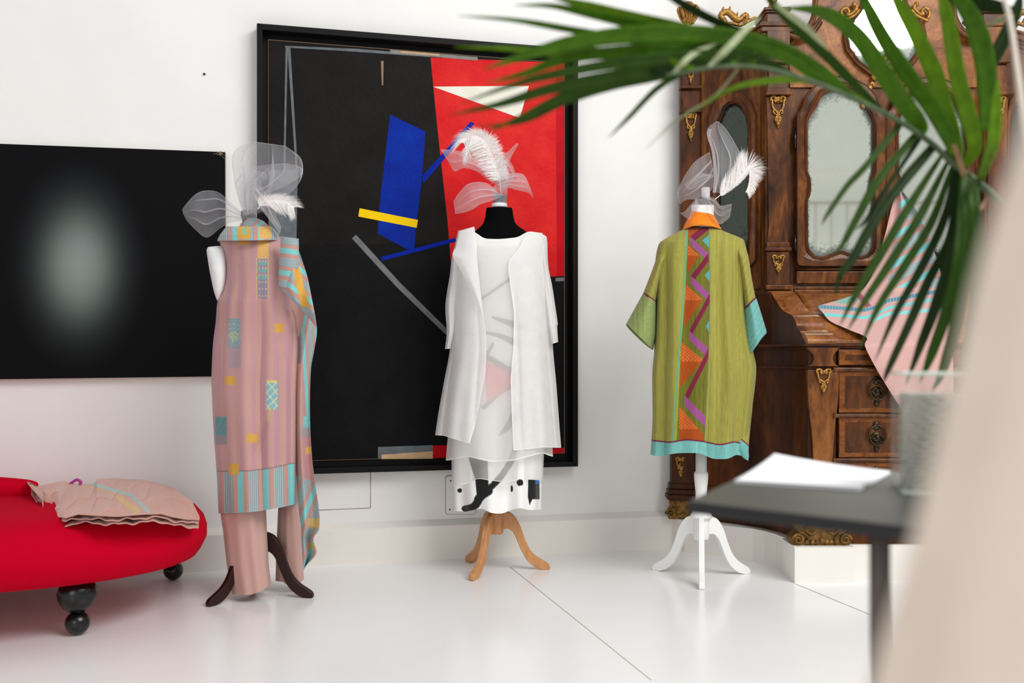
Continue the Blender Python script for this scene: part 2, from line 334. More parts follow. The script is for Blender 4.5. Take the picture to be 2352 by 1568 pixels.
# black canvas with a pale oval glow
def glow_mat():
    m, nt, N, L, bs = nodes('black_canvas_with_glow')
    tc = N.new('ShaderNodeTexCoord'); mp = N.new('ShaderNodeMapping'); L.new(tc.outputs['Object'], mp.inputs[0])
    c = wall_pt(182, 610, 0.04) - wall_pt(240, 868, 0.0); ex = np.linalg.norm((wall_pt(286, 610, 0.04) - wall_pt(182, 610, 0.04))); ez = 158 / F * 4.35
    ang = math.atan2(TY, TX)
    v1 = N.new('ShaderNodeVectorMath'); v1.operation = 'SUBTRACT'; v1.inputs[1].default_value = tuple(c); L.new(tc.outputs['Object'], v1.inputs[0])
    dt = N.new('ShaderNodeVectorMath'); dt.operation = 'DOT_PRODUCT'; dt.inputs[1].default_value = (TX / ex, TY / ex, 0); L.new(v1.outputs[0], dt.inputs[0])
    dz = N.new('ShaderNodeVectorMath'); dz.operation = 'DOT_PRODUCT'; dz.inputs[1].default_value = (0.12 / ez * 0, 0, 1 / ez); L.new(v1.outputs[0], dz.inputs[0])
    a = N.new('ShaderNodeMath'); a.operation = 'POWER'; a.inputs[1].default_value = 2; L.new(dt.outputs['Value'], a.inputs[0])
    ab = N.new('ShaderNodeMath'); ab.operation = 'MULTIPLY'; L.new(dz.outputs['Value'], ab.inputs[0]); L.new(dz.outputs['Value'], ab.inputs[1])
    s = N.new('ShaderNodeMath'); s.operation = 'ADD'; L.new(a.outputs[0], s.inputs[0]); L.new(ab.outputs[0], s.inputs[1])
    sq = N.new('ShaderNodeMath'); sq.operation = 'SQRT'; L.new(s.outputs[0], sq.inputs[0])
    r = N.new('ShaderNodeValToRGB'); r.color_ramp.interpolation = 'B_SPLINE'; e = r.color_ramp.elements
    e[0].position = 0; e[0].color = C4((136, 148, 144)); e[1].position = 1.0; e[1].color = C4((12, 12, 14))
    for p_, c_ in ((0.24, (120, 132, 128)), (0.42, (82, 92, 88)), (0.6, (44, 49, 49)), (0.8, (22, 23, 25))):
        k = e.new(p_); k.color = C4(c_)
    hf = N.new('ShaderNodeMath'); hf.operation = 'MULTIPLY'; hf.inputs[1].default_value = 0.62; L.new(sq.outputs[0], hf.inputs[0])
    L.new(hf.outputs[0], r.inputs[0]); L.new(r.outputs[0], bs.inputs['Base Color']); bs.inputs['Roughness'].default_value = 0.6; bs.inputs['Specular IOR Level'].default_value = 0.06
    return m
og = wall_pt(240, 868, 0.0)
t = thing('glow_painting', 'black unframed canvas with a soft pale oval glow above the red sofa', 'painting', tuple(og))
b = MB(); slab(b, [(-110, 326), (517, 349), (519, 864), (-110, 872)], 0.036, 0.040); b.build('painted_canvas', glow_mat(), t)
b = MB(); slab(b, [(-109, 327), (518.5, 350), (520.5, 863.5), (-109, 871)], 0.004, 0.0365); b.build('stretcher', mat('raw_canvas_edge', (188, 182, 172), 0.9), t)
b = MB()
for k in range(16):
    x, y = 507 + rng.normal(0, 5), 349 + abs(rng.normal(0, 3)); a = wall_pt(x, y, 0.041)
    b.tube([a, a + np.array([rng.normal(0, .006), -.004, rng.normal(0, .006)]), a + np.array([rng.normal(0, .012), -.003, rng.normal(-.004, .01)])], 0.0009, 4)
b.build('frayed_corner', mat('frayed_threads', (150, 140, 110), 0.9), t)

# framed abstract painting
OFF = 0.075; CAN = 0.022
t = thing('abstract_painting', 'large abstract painting, black and red with blue shapes, in a black box frame', 'painting', tuple(wall_pt(960, 1080, 0.0)))
O = [(590, 53), (1328, 112), (1328, 1071), (590, 1092)]; Iq = [(603, 68), (1316, 125), (1316, 1060), (603, 1078)]
b = MB()
for k in range(4):
    j = (k + 1) % 4; slab(b, [O[k], O[j], Iq[j], Iq[k]], 0.004, OFF)
b.build('frame', M_black_frame, t, bevel=0.002)
b = MB(); slab(b, [(592, 56), (1326, 115), (1326, 1069), (592, 1090)], 0.002, 0.010); b.build('backing', M_black_frame, t)
P_black = mat('black_oil_paint', (30, 27, 25), 0.5, 0.08, color2=(20, 18, 17), scale=5, bump=0.15, bscale=40)
P_black2 = mat('deep_black_paint', (12, 12, 13), 0.5, 0.08, color2=(20, 20, 20), scale=6, bump=0.15, bscale=40)
P_red = mat('red_oil_paint', (206, 18, 28), 0.45, 0.08, color2=(222, 44, 40), scale=7, bump=0.2, bscale=50)
P_redd = mat('dark_red_paint', (190, 12, 26), 0.45, 0.08, var=0.08, scale=9)
P_blue = mat('ultramarine_paint', (4, 32, 136), 0.5, 0.08, color2=(0, 46, 158), scale=10, bump=0.15, bscale=60)
P_blue2 = mat('blue_paint', (0, 34, 150), 0.5, 0.08, var=0.06)
P_yel = mat('yellow_paint', (248, 204, 8), 0.5, 0.08, var=0.03, scale=15)
P_gry = mat('grey_paint', (104, 106, 108), 0.55, 0.08, color2=(124, 127, 130), scale=14)
P_gry2 = mat('dry_grey_paint', (92, 98, 102), 0.55, 0.08, color2=(116, 122, 126), scale=22)
P_gry3 = mat('silver_grey_paint', (138, 136, 132), 0.55, 0.08, var=0.06, scale=25)
P_wht = mat('ivory_paint', (232, 230, 216), 0.55, 0.08, var=0.03, scale=12)
P_bei = mat('bare_beige_canvas', (206, 170, 130), 0.8, 0.08, var=0.06, scale=30)
pm = [P_black, P_red, P_wht, P_blue, P_blue2, P_yel, P_gry, P_gry2, P_gry3, P_bei, P_redd, P_black2, mat('canvas_edge', (150, 120, 96), 0.9)]
b = MB(); slab(b, [(616, 90.5), (1297, 144), (1297, 1041), (616, 1061)], 0.008, CAN - 0.001, 12)
lay = [0]
def paint(quad, mi):
    lay[0] += 1; b.add([wall_pt(x, y, CAN + 0.00012 * lay[0]) for x, y in quad], [tuple(range(len(quad)))[::-1]], mi)
paint([(617, 92), (1296, 145), (1296, 1040), (617, 1060)], 0)
paint([(617, 560), (1040, 560), (1040, 640), (1296, 640), (1296, 1040), (617, 1060)], 11)
paint([(989, 132), (1296, 144), (1296, 634), (1042, 640), (1036, 606), (1028, 507), (1014, 380), (1001, 258)], 1)
paint([(1276, 143), (1296, 144.5), (1296, 634), (1279, 634)], 10)
paint([(995, 199), (1215, 197), (1194, 271)], 2)
paint([(1276, 638), (1296, 637), (1296, 645), (1276, 646)], 6)
paint([(896, 263), (977, 302), (974, 350), (968, 423), (958, 500), (951, 572), (936, 573), (867, 536), (874, 450), (886, 346)], 3)
paint([(1081, 279), (1090, 284), (972, 422), (970, 404)], 4)
paint([(875, 590), (1045, 546), (1050, 554), (877, 599)], 4)
paint([(826, 478), (960, 505), (957, 523), (823, 497)], 5)
paint([(808, 547), (818, 539), (920, 650), (1024, 752), (1030, 766), (1024, 768), (910, 658)], 6)
paint([(656, 108), (661, 109), (655, 390), (651, 390)], 7)
paint([(660, 108), (667, 109), (684, 390), (679, 390)], 7)
paint([(655, 105), (820, 112), (988, 126), (988, 131), (820, 119), (655, 109)], 7)
paint([(896, 114), (990, 122), (1097, 131), (1097, 139), (990, 130), (896, 122)], 8)
paint([(617, 391), (684, 390), (681, 550), (617, 552)], 7)
paint([(920, 117), (1010, 124), (1010, 128), (920, 121)], 9)
paint([(868, 1026), (994, 1022), (994, 1053), (868, 1054)], 7)
paint([(876, 1044), (994, 1036), (994, 1053), (876, 1054)], 9)
paint([(994, 1023), (1040, 1022), (1040, 1050), (994, 1052)], 10)
paint([(1262, 1030), (1296, 1028), (1296, 1040), (1262, 1042)], 10)
paint([(875, 140), (881, 140), (880, 196), (877, 196)], 12)
b.build('canvas', pm, t)

# ------------------------------------------------------------------ garments: general surfaces
def aa(col, px, py, fr):
    return sum(col(px + a, py + c_, fr) for a, c_ in ((-.45, -.2), (.2, -.45), (.45, .2), (-.2, .45), (0, 0))) / 5
def smooth_fn(xs, ys, sg=7.0):
    g = np.arange(xs[0] - 60, xs[-1] + 61, 1.0); y = np.interp(g, xs, ys); k = np.exp(-.5 * (np.arange(-30, 31) / sg) ** 2); k /= k.sum()
    y = np.convolve(np.pad(y, 30, mode='edge'), k, mode='valid'); return lambda q: np.interp(q, g, y)
def tube2(b, rows, Y0, depth, nu=120, nv=160, fold=None, e=1.0, hem=None, hemw=0.5, col=None, mi=0, front_only=False, dY=None, top=None, arc=None, edge_mi=None, caps=False, smoothrows=True):
    """closed sleeve of cloth: rows (xl,yl,xr,yr) in the picture, elliptical sections of the given depth"""
    R = (spl if smoothrows else lerp_rows)(rows, nv); v = np.linspace(0, 1, nv)
    D = np.interp(v, np.linspace(0, 1, len(depth)), depth) if np.ndim(depth) else np.full(nv, depth)
    Yr = Y0 + (np.interp(v, np.linspace(0, 1, len(dY)), dY) if dY is not None else np.zeros(nv))
    if arc is None:
        nf = int(nu * .74); th = np.concatenate([np.arccos(np.clip(np.linspace(-1, 1, nf + 1)[:-1], -1, 1)) * .6 + .4 * np.linspace(PI, 0, nf + 1)[:-1], np.linspace(0, -PI, nu - nf, endpoint=False)])[None, :] + np.zeros((nv, 1))
    else:
        a0, a1 = arc(R, v); th = a0[:, None] + (a1 - a0)[:, None] * np.linspace(0, 1, nu)[None, :]
    c, s = np.cos(th), np.sin(th)
    ce = np.sign(c) * np.abs(c) ** e; se = np.sign(s) * np.abs(s) ** e
    fx = (ce + 1) / 2
    px = R[:, :1] + (R[:, 2:3] - R[:, :1]) * fx; py = R[:, 1:2] + (R[:, 3:4] - R[:, 1:2]) * fx
    if hem is not None:
        hp = hem(px) - py[-1:]; py = py + sstep(1 - hemw, 1, v)[:, None] * hp
    if top is not None:
        tp = top(px) - py[:1]; py = py + sstep(0.4, 0, v)[:, None] * tp
    rad = np.ones_like(th) if fold is None else 1 + fold(th, v[:, None], px, py)
    cxp = (R[:, :1] + R[:, 2:3]) / 2
    pxx = cxp + (px - cxp) * (1 + (rad - 1) * 0.15)
    Ya = Yr[:, None] - D[:, None] * se * rad
    base = P(pxx, py, np.where(se > 0, Ya, Yr[:, None] + 0 * px)); base[..., 1] = Ya
    colr = None if col is None else aa(col, px, py, s > -0.05)
    return b.grid(base, closed_u=arc is None, mi=mi, col=colr, edge_mi=edge_mi, caps=caps)

def sheet2(b, rows, Y0, nu=40, nv=50, bulge=0.0, wave=None, dY=None, col=None, mi=0, edge_mi=None, pleat=None):
    """open sheet of cloth spanned between two edges, rows (xl,yl,xr,yr)"""
    v = np.linspace(0, 1, nv); u = np.linspace(0, 1, nu)
    if edge_mi is not None: u = np.concatenate([[0, .012], np.linspace(.03, .97, nu - 4), [.988, 1]]); v = np.concatenate([np.linspace(0, .99, nv - 1), [1]])
    R = spl(rows, 200); R = np.stack([np.interp(v, np.linspace(0, 1, 200), R[:, k]) for k in range(4)], -1); v = v[:, None]; u = u[None, :]
    ue = u + 0 * v; pd = 0
    if pleat is not None:
        k, a0, a1, d, ph = pleat; arg = 2 * PI * k * u + ph + 1.3 * v; am = (a0 + (a1 - a0) * v) * np.clip(np.minimum(u, 1 - u) * 6, 0, 1)
        ue = u + am * np.sin(arg) / (2 * PI * k); pd = d * np.cos(arg) * np.clip(am, 0, 1)
    px = R[:, :1] + (R[:, 2:3] - R[:, :1]) * ue; py = R[:, 1:2] + (R[:, 3:4] - R[:, 1:2]) * ue
    Yr = Y0 + (np.interp(v, np.linspace(0, 1, len(dY)), dY) if dY is not None else 0 * v) + 0 * u
    Yr = Yr - bulge * np.sin(PI * u) * np.sin(PI * np.clip(v * 0.9 + 0.1, 0, 1))
    Yr = Yr + pd
    if wave is not None: Yr = Yr + wave(u, v)
    return b.grid(P(px, py, Yr), mi=mi, col=None if col is None else aa(col, px, py, px > -1e9), edge_mi=edge_mi)

def blend(base, mask, c):
    m = np.asarray(mask, float)[..., None]; return base * (1 - m) + np.asarray(c, float) / 255 * m
def noise2(x, y, f, seed=0):
    r = np.random.default_rng(seed); o = np.zeros_like(x)
    for k in range(6):
        a, p_, q_ = r.uniform(0, 2 * PI), r.uniform(0, 6), r.uniform(0.6, 1.7)
        o = o + np.sin((x * math.cos(a) + y * math.sin(a)) * f * q_ + p_)
    return o / 6
def inpoly(px, py, poly):
    p = np.asarray(poly, float); r = np.zeros(px.shape, bool); n = len(p)
    for i in range(n):
        x0, y0 = p[i]; x1, y1 = p[i - 1]
        if y0 == y1: continue
        c = ((y0 > py) != (y1 > py)) & (px < (x1 - x0) * (py - y0) / (y1 - y0) + x0); r ^= c
    return r
def seg_d(px, py, a, c):
    a = np.array(a, float); d = np.array(c, float) - a; t_ = np.clip(((px - a[0]) * d[0] + (py - a[1]) * d[1]) / (d @ d), 0, 1)
    return np.hypot(px - a[0] - t_ * d[0], py - a[1] - t_ * d[1])

# ------------------------------------------------------------------ tripod stands
def tripod(root, c, ang, m, hub_top=0.275, hub_r=0.034, pole_top=0.7, pole_r=0.022, hub_m=None, turned=False, s=1.0):
    hm = hub_m or m
    b = MB(); b.lathe([(hub_r * .9, 0.165 * s), (hub_r, 0.172 * s), (hub_r, hub_top - 0.01), (hub_r * .92, hub_top)], c); b.build('hub', hm, root)
    for k in range(3):
        a = math.radians(ang + 120 * k); d = np.array([math.cos(a), math.sin(a), 0]); n = np.array([-math.sin(a), math.cos(a), 0])
        prof = [(.025, .262), (.062, .258), (.088, .236), (.110, .196), (.130, .140), (.152, .094), (.180, .062), (.214, .040), (.236, .026), (.243, .010), (.238, 0), (.212, 0), (.176, .012), (.142, .040), (.116, .082), (.096, .128), (.078, .166), (.055, .186), (.025, .190)]
        prof = spl(np.array(prof) * s, 60, closed=True)
        pts = np.array([np.array([c[0], c[1], 0]) + d * r + np.array([0, 0, max(z, 0.0)]) - n * 0.012 for r, z in prof])
        b = MB(); b.extrude(pts, n * 0.024); b.build('leg', m, root, bevel=0.004, seg=3)
    b = MB()
    if turned: pr = [(.045, hub_top - .005), (.047, hub_top + .004), (.045, hub_top + .012), (.040, hub_top + .016), (.036, hub_top + .028), (.026, hub_top + .032), (.024, .36), (.024, .365), (.030, .43), (.0305, .445), (.029, .455), (.024, .459), (.024, pole_top)]
    else: pr = [(pole_r, hub_top - 0.002), (pole_r, pole_top)]
    b.lathe(pr, c); b.build('pole', hm, root)

def torso(root, rows, Y0, depth, m, name='torso'):
    b = MB(); tube2(b, rows, Y0, depth, 60, 70, caps=True); return b.build(name, m, root)

# ================================================================== first figure: pink tunic
C1 = (-1.018, 4.005); Y1 = 4.0
mq = thing('dress_form', 'white dress form on dark brown tripod, wearing the pink striped tunic', 'mannequin', (C1[0], C1[1], 0))
tripod(mq, C1, -9, M_darkwood, pole_top=0.75, s=0.96, hub_top=0.262)
torso(mq, [(552, 512, 592, 512), (548, 535, 606, 535), (524, 560, 640, 560), (524, 620, 650, 620), (522, 700, 660, 700), (520, 760, 664, 760), (512, 850, 668, 850), (512, 930, 666, 930), (540, 950, 640, 950)], Y1, [.03, .05, .08, .10, .10, .09, .10, .10, .06], M_form_w)
b = MB(); tube2(b, [(478, 567, 508, 564), (474.5, 575, 515, 572), (477, 595, 519, 592), (481, 620, 520, 620), (486, 645, 519, 645), (491, 668, 514, 668), (497, 686, 505, 686), (500, 691, 503, 691)], 3.99, [.03, .05, .062, .066, .06, .05, .03, .006], 60, 60, caps=True, e=0.8); b.build('arm_cap', M_form_w, mq)

TEAL = (122, 196, 196); PNK = (190, 142, 132); MAU = (184, 134, 146); TAN = (190, 146, 138); GOLD = (206, 158, 74); GREY = (128, 132, 144)
def bands(s_, ph=0.0):
    """teal / pink / fine-lined stripes, period 58"""
    k = np.mod(s_ + ph, 58.0); out = np.ones(s_.shape + (3,)) * (np.array(PNK) / 255)
    out = blend(out, sstep(-.6, .6, k) * sstep(14.6, 13.4, k), TEAL); ln = sstep(25.4, 26.6, k) * sstep(48.6, 47.4, k); f = .5 + .5 * np.clip(np.sin((k - 26) / 4.4 * 2 * PI) * 1.6, -1, 1)
    out = blend(out, ln, (146, 138, 140)); return blend(out, ln * f, (150, 190, 192))
def gold_patch(c, px, py, x0, y0, x1, y1, colr=GOLD, seed=1, soft=1.0):
    n = noise2(px, py, 0.9, seed); k = sstep(-1, 1, (px - x0) + n) * sstep(-1, 1, (x1 - px) + n) * sstep(-1, 1, (py - y0) + n) * sstep(-1, 1, (y1 - py) + n) * soft
    g = (np.array(colr) / 255)[None, None] * (1 + 0.16 * noise2(px, py, 1.6, seed + 3))[..., None]
    return c * (1 - k[..., None]) + g * k[..., None]
hem1 = smooth_fn([502, 573, 626, 681], [1179, 1176, 1169, 1157])
seam1 = smooth_fn([496, 573, 626, 678], [1082, 1081, 1074, 1062])
def tunic_col(px, py, fr):
    w = px + 2.0 * np.sin(py / 90.0); k = np.mod(w - 520, 26.5); mk = sstep(0, 4, k) * sstep(16, 12, k)
    c = np.ones(px.shape + (3,)) * (np.array(TAN) / 255); c = blend(c, mk * (0.72 + 0.28 * np.sin(px / 31. + py / 160.)), MAU)
    c = c * (1 + 0.025 * noise2(px, py, 0.05, 5))[..., None]
    band = py > seam1(px); c = np.where(band[..., None], bands(px - 546 + (py - 1120) * -0.02), c)
    c = blend(c, np.abs(py - seam1(px)) < 1.0, (120, 100, 100)); c = blend(c, np.abs(py - hem1(px)) < 1.6, (150, 190, 190))
    c = gold_patch(c, px, py, 546, 540, 574, 562, GOLD, 2); c = gold_patch(c, px, py, 592, 540, 617, 592, (216, 170, 96), 3)
    # woven panel between the shoulders
    pan = (px > 589) & (px < 617) & (py > 592) & (py < 685); kk = np.mod(py - 592, 16)
    pc = np.ones(px.shape + (3,)) * (np.array((146, 138, 152)) / 255); pc = blend(pc, (kk > 10) & (py < 650), (110, 168, 164)); pc = blend(pc, (kk > 6) & (kk < 9) & (np.mod(px, 7) < 3), (226, 190, 130))
    c = np.where(pan[..., None], pc, c); edge = pan & ((px < 591) | (px > 615) | (py < 594)); c = blend(c, edge, (214, 174, 110))
    c = gold_patch(c, px, py, 525, 731, 553, 800, (128, 150, 154), 7, 0.95); c = gold_patch(c, px, py, 526, 796, 554, 845, (150, 136, 146), 8, 0.7)
    c = blend(c, ((px > 525) & (px < 553) & (py > 735) & (py < 790)) * np.clip(noise2(px, py, 0.8, 12) * 2.2 - .3, 0, 1), (126, 190, 176))
    c = blend(c, (np.hypot(px - 537, py - 772) < 11) * np.clip(noise2(px, py, 1.1, 13) * 2.5, 0, 1), (216, 200, 110))
    for x0, y0, x1, y1 in ((630, 743, 652, 763), (516, 864, 541, 884), (566, 996, 592, 1016), (525, 1064, 549, 1090)): c = gold_patch(c, px, py, x0, y0, x1, y1, (206, 158, 66), int(x0))
    c = gold_patch(c, px, py, 611, 876, 638, 940, (124, 168, 178), 21); c = gold_patch(c, px, py, 612, 873, 636, 879, (206, 184, 110), 22); c = gold_patch(c, px, py, 614, 936, 621, 968, (190, 166, 110), 23, 0.8)
    wv = ((px > 611) & (px < 638) & (py > 878) & (py < 940)); c = blend(c, wv & ((np.mod(px + py, 18) < 3) | (np.mod(px - py * .8, 22) < 2.5)), (206, 200, 150))
    c = gold_patch(c, px, py, 494, 957, 521, 1000, (84, 140, 146), 25, 0.95); c = gold_patch(c, px, py, 494, 998, 521, 1020, (120, 130, 138), 26, 0.7)
    return np.clip(c, 0, 1)
def tfold(th, v, px, py):
    return (0.12 * sstep(.2, .9, v) * (np.abs(np.sin(3.5 * th + .9 + .3 * v)) ** .65 - .65) + 0.03 * sstep(.1, .5, v) * np.cos(13 * th + 0.4 + 2 * v) + 0.02 * np.cos(4 * th + 5 * v)
            - 0.05 * np.exp(-((px - 600 - (py - 1000) * -.25) / 9) ** 2) * sstep(940, 990, py) * sstep(1080, 1030, py)
            - 0.04 * np.exp(-((px - 640 + (py - 760) * .3) / 8) ** 2) * sstep(690, 730, py) * sstep(800, 760, py))
tn = thing('tunic', 'long dusty pink striped tunic with gold and teal patches and a striped border', 'tunic', (C1[0], C1[1], 0.33))
b = MB(); tube2(b, [(520, 541, 640, 541), (504, 551, 648, 551), (512, 575, 655, 575), (518, 605, 662, 600), (517, 640, 670, 640), (510, 670, 677, 668), (499, 694, 683, 692), (495, 740, 688, 740), (489, 790, 690, 790), (486, 850, 686, 850), (486, 900, 683, 900), (491, 1000, 681, 1000), (497, 1080, 680, 1075), (502, 1179, 681, 1157)], Y1,
    [.075, .105, .12, .13, .135, .135, .135, .13, .13, .14, .145, .15, .155, .16], 560, 560, fold=tfold, e=0.88, hem=hem1, hemw=0.1, col=tunic_col)
b.build('body', M_tunic, tn)
def collar_col(px, py, fr):
    c = bands((px - 516) * 1.0, 40); c = gold_patch(c, px, py, 545, 520, 574, 548, (216, 158, 50), 31); c = gold_patch(c, px, py, 595, 520, 622, 548, (214, 170, 84), 32)
    c = gold_patch(c, px, py, 556, 524, 568, 540, (126, 190, 160), 33, .8); return np.clip(c, 0, 1)
b = MB(); tube2(b, [(522, 520, 622, 520), (514, 528, 630, 526), (505, 540, 638, 538), (499, 553, 641, 551)], 3.985, [.085, .105, .125, .135], 360, 60, col=collar_col, smoothrows=False); b.build('collar', M_tunic, tn, solid=0.002)
b = MB(); tube2(b, [(566, 500, 588, 500), (556, 510, 606, 508), (548, 522, 620, 522)], 4.0, [.03, .055, .075], 200, 50, smoothrows=False, col=lambda px, py, fr: bands(px * 1.0 + py * 1.2, 10)); b.build('neck_band', M_tunic, tn)

st = thing('shawl', 'striped teal and pink shawl hanging from the tunic shoulder almost to the floor', 'shawl', (-0.83, 3.95, 0.1))
b = MB(); tube2(b, [(645, 542, 686, 548), (643, 575, 686, 580), (641, 610, 684, 620), (640, 640, 679, 648), (640, 657, 673, 664)], 3.845, [.03, .035, .034, .03, .028], 90, 130, col=lambda px, py, fr: bands((py - 568 - (px - 645) * .14) * 1.13, 0)); b.build('rolled_flap', M_tunic, st)
def flap_col(px, py, fr):
    c = bands(((py - px * .75) - 100) * 1.05, 6); return np.clip(gold_patch(c, px, py, 678 + (py - 640) * .22, 610, 694 + (py - 640) * .25, 705, (214, 160, 56), 41), 0, 1)
b = MB(); sheet2(b, [(655, 556, 688, 578), (652, 590, 697, 606), (646, 625, 707, 640), (642, 655, 716, 684), (658, 678, 723, 720), (684, 702, 727, 752)], 3.86, 110, 160, bulge=.03, dY=[0, 0, -.01, -.02, -.01, .03], wave=lambda u, v: .012 * np.sin(9 * u + 3 * v), col=flap_col); b.build('shoulder_fold', M_tunic, st)
def drop_col(px, py, fr):
    c = np.ones(px.shape + (3,)) * (np.array((186, 136, 140)) / 255); c = blend(c, sstep(-1, 1, np.sin((px - 680) / 5.)), (190, 146, 136))
    edge = np.interp(py, [700, 760, 850, 950, 1040], [704, 692, 697, 704, 708]); s_ = bands((px - edge) * 1.9, 0)
    c = np.where(((px > edge) & (py < 960))[..., None], s_, c)
    c = gold_patch(c, px, py, 672, 765, 691, 835, (120, 118, 122), 51, .9); c = gold_patch(c, px, py, 676, 764, 688, 772, (150, 190, 150), 52)
    c = gold_patch(c, px, py, 696, 955, 716, 985, (130, 186, 186), 53); c = gold_patch(c, px, py, 690, 980, 716, 1004, (140, 150, 156), 54, .6); c = gold_patch(c, px, py, 702, 1026, 716, 1042, (214, 170, 86), 55)
    low = py > 1092 + (px - 680) * .35; c = np.where(low[..., None], bands((px - 683 + (py - 1090) * .42) * 1.15, 2), c)
    c = gold_patch(c, px, py, 706, 1190, 736, 1212, (208, 170, 90), 56, .8); c = gold_patch(c, px, py, 706, 1246, 730, 1262, (208, 170, 90), 57, .7); return np.clip(c, 0, 1)
b = MB(); sheet2(b, [(676, 700, 724, 722), (680, 740, 728, 762), (676, 800, 722, 803), (673, 850, 714, 853), (673, 950, 712, 952), (677, 1040, 716, 1040), (681, 1095, 723, 1102), (685, 1160, 733, 1172), (690, 1200, 734, 1213), (692, 1238, 721, 1236), (694, 1272, 727, 1270), (697, 1311, 702, 1300)], 3.93, 90, 420, dY=[-.02, 0, .02, .03, .04, .04, .03, 0, -.02, 0, -.03, 0], bulge=.02,
    wave=lambda u, v: .02 * np.sin(8 * u + 4 * v) * (0.5 + v) + .03 * np.sin(22 * v) * np.clip(v - .8, 0, 1) * 5 * u, col=drop_col); b.build('hanging_panel', M_tunic, st)

tr = thing('trousers', 'plain dusty pink wide trousers showing below the striped tunic', 'trousers', (-1.0, 3.98, 0.04))
hl = smooth_fn([533, 573, 606, 621], [1364, 1367, 1355, 1339])
b = MB(); tube2(b, [(505, 1150, 609, 1150), (508, 1190, 610, 1185), (513, 1225, 612, 1232), (521, 1298, 616, 1298), (533, 1364, 621, 1340)], 3.96, [.075, .078, .078, .078, .082], 120, 120, hem=hl, hemw=.15, fold=lambda th, v, px, py: .05 * np.cos(4 * th + 3 * v) * (1 - v * .6) + .03 * np.cos(9 * th + 2)); b.build('trouser_leg', M_pinkplain, tr)
hr = lambda x: np.interp(x, [633, 650, 656, 680, 698], [1334, 1336, 1341, 1348, 1330])
b = MB(); tube2(b, [(640, 1150, 684, 1150), (638, 1180, 688, 1180), (636, 1232, 692, 1240), (634, 1290, 695, 1290), (633, 1334, 698, 1330)], 4.10, [.07, .07, .065, .06, .06], 100, 100, hem=hr, hemw=.15, fold=lambda th, v, px, py: .05 * np.cos(5 * th + 1 + 2 * v) - .16 * np.exp(-((px - 650) / 6) ** 2)); b.build('trouser_leg', M_pinkplain, tr)

# ------------------------------------------------------------------ organza headpieces
def feather(root, spine, Y, wid, n=1200, droop=0.0, side=(1, 1), dY=0.0, sweep=.55, prof=(.3, .75, 1, .95, .55)):
    """plume: a bare quill with many fine soft barbs"""
    sp = spl([P(x, y, Y + dY * i / max(1, len(spine) - 1)) for i, (x, y) in enumerate(spine)], 120); b = MB(); b.tube(sp, np.linspace(.0018, .0004, 120), 6)
    tg = np.gradient(sp, axis=0); tg /= np.linalg.norm(tg, axis=1)[:, None]; q = np.linspace(0, 1, 8)[:, None]
    for k in range(n):
        i = int(119 * (0.10 + 0.90 * k / n)); f = i / 119.0; g = 1 if k % 2 else -1; sd = side[0 if g < 0 else 1]
        w = wid * np.interp(f, [0, .15, .4, .8, 1], prof) * rng.uniform(.8, 1.05) * sd
        nrm = np.cross(tg[i], [0, -1, 0]) * g; nrm /= np.linalg.norm(nrm)
        d = nrm * .82 + tg[i] * sweep + np.array([rng.normal(0, .07), rng.normal(0, .28), rng.normal(0, .07)])
        pts = sp[i] + d * w * q + (np.array([0, 0, -1.0]) * droop + tg[i] * .3) * w * q ** 2
        o = tg[i] * np.interp(q[:, 0], [0, .4, 1], [.0008, .0007, .00015])[:, None]
        b.grid(np.stack([pts - o, pts + o], 1), smooth=False)
    return b.build('feather', M_feather, root)
def petal(root, rows, Y, bulge, m=None, waves=0.01, nw=3, dY=None, seed=0):
    b = MB(); ph = seed * 1.7
    sheet2(b, rows, Y, 70, 64, bulge=bulge, dY=dY, pleat=(2.4 + .7 * (seed % 3), 2.3, .9, .012, seed * 2.1), wave=lambda u, v: waves * np.sin(nw * PI * u + 4 * v + ph) * (0.2 + v) + waves * .5 * np.sin(11 * u + 7 * v + ph), edge_mi=1)
    return b.build('organza_petal', [m or M_org, M_orghem], root)
h1 = thing('headpiece', 'tall grey organza headpiece with small feather above the pink tunic', 'headpiece', tuple(P(572, 508, 4.0)), None)
petal(h1, [(560, 492, 590, 492), (543, 440, 655, 452), (536, 400, 688, 418), (533, 362, 696, 388), (548, 338, 688, 360), (583, 325, 655, 335)], 4.02, .06, waves=.015)
petal(h1, [(560, 494, 588, 490), (543, 440, 600, 452), (540, 420, 650, 430), (556, 398, 692, 402), (585, 383, 690, 384), (620, 377, 662, 375)], 3.96, .05, waves=.012, seed=1)
petal(h1, [(562, 494, 582, 488), (552, 450, 592, 455), (556, 420, 600, 420), (575, 405, 612, 408), (585, 392, 608, 396)], 3.93, .03, waves=.01, seed=4)
petal(h1, [(558, 490, 560, 506), (527, 462, 532, 510), (500, 441, 507, 523), (470, 438, 475, 545), (448, 447, 448, 526), (428, 468, 430, 507), (419, 480, 421, 491)], 4.0, .05, waves=.012, dY=[0, .03, .06, .05, .03, .02, .02], seed=2)
petal(h1, [(580, 448, 592, 424), (588, 466, 620, 455), (598, 480, 632, 480), (615, 500, 636, 500), (636, 528, 645, 520), (639, 540, 644, 532)], 3.92, .03, M_orgd, .01, seed=3)
petal(h1, [(583, 492, 590, 486), (590, 455, 612, 462), (598, 428, 618, 446), (602, 432, 622, 440)], 3.95, .02, M_org, .012, seed=5)
feather(h1, [(592, 480), (606, 464), (632, 461), (658, 464), (676, 476)], 3.90, .052, 700, .3)
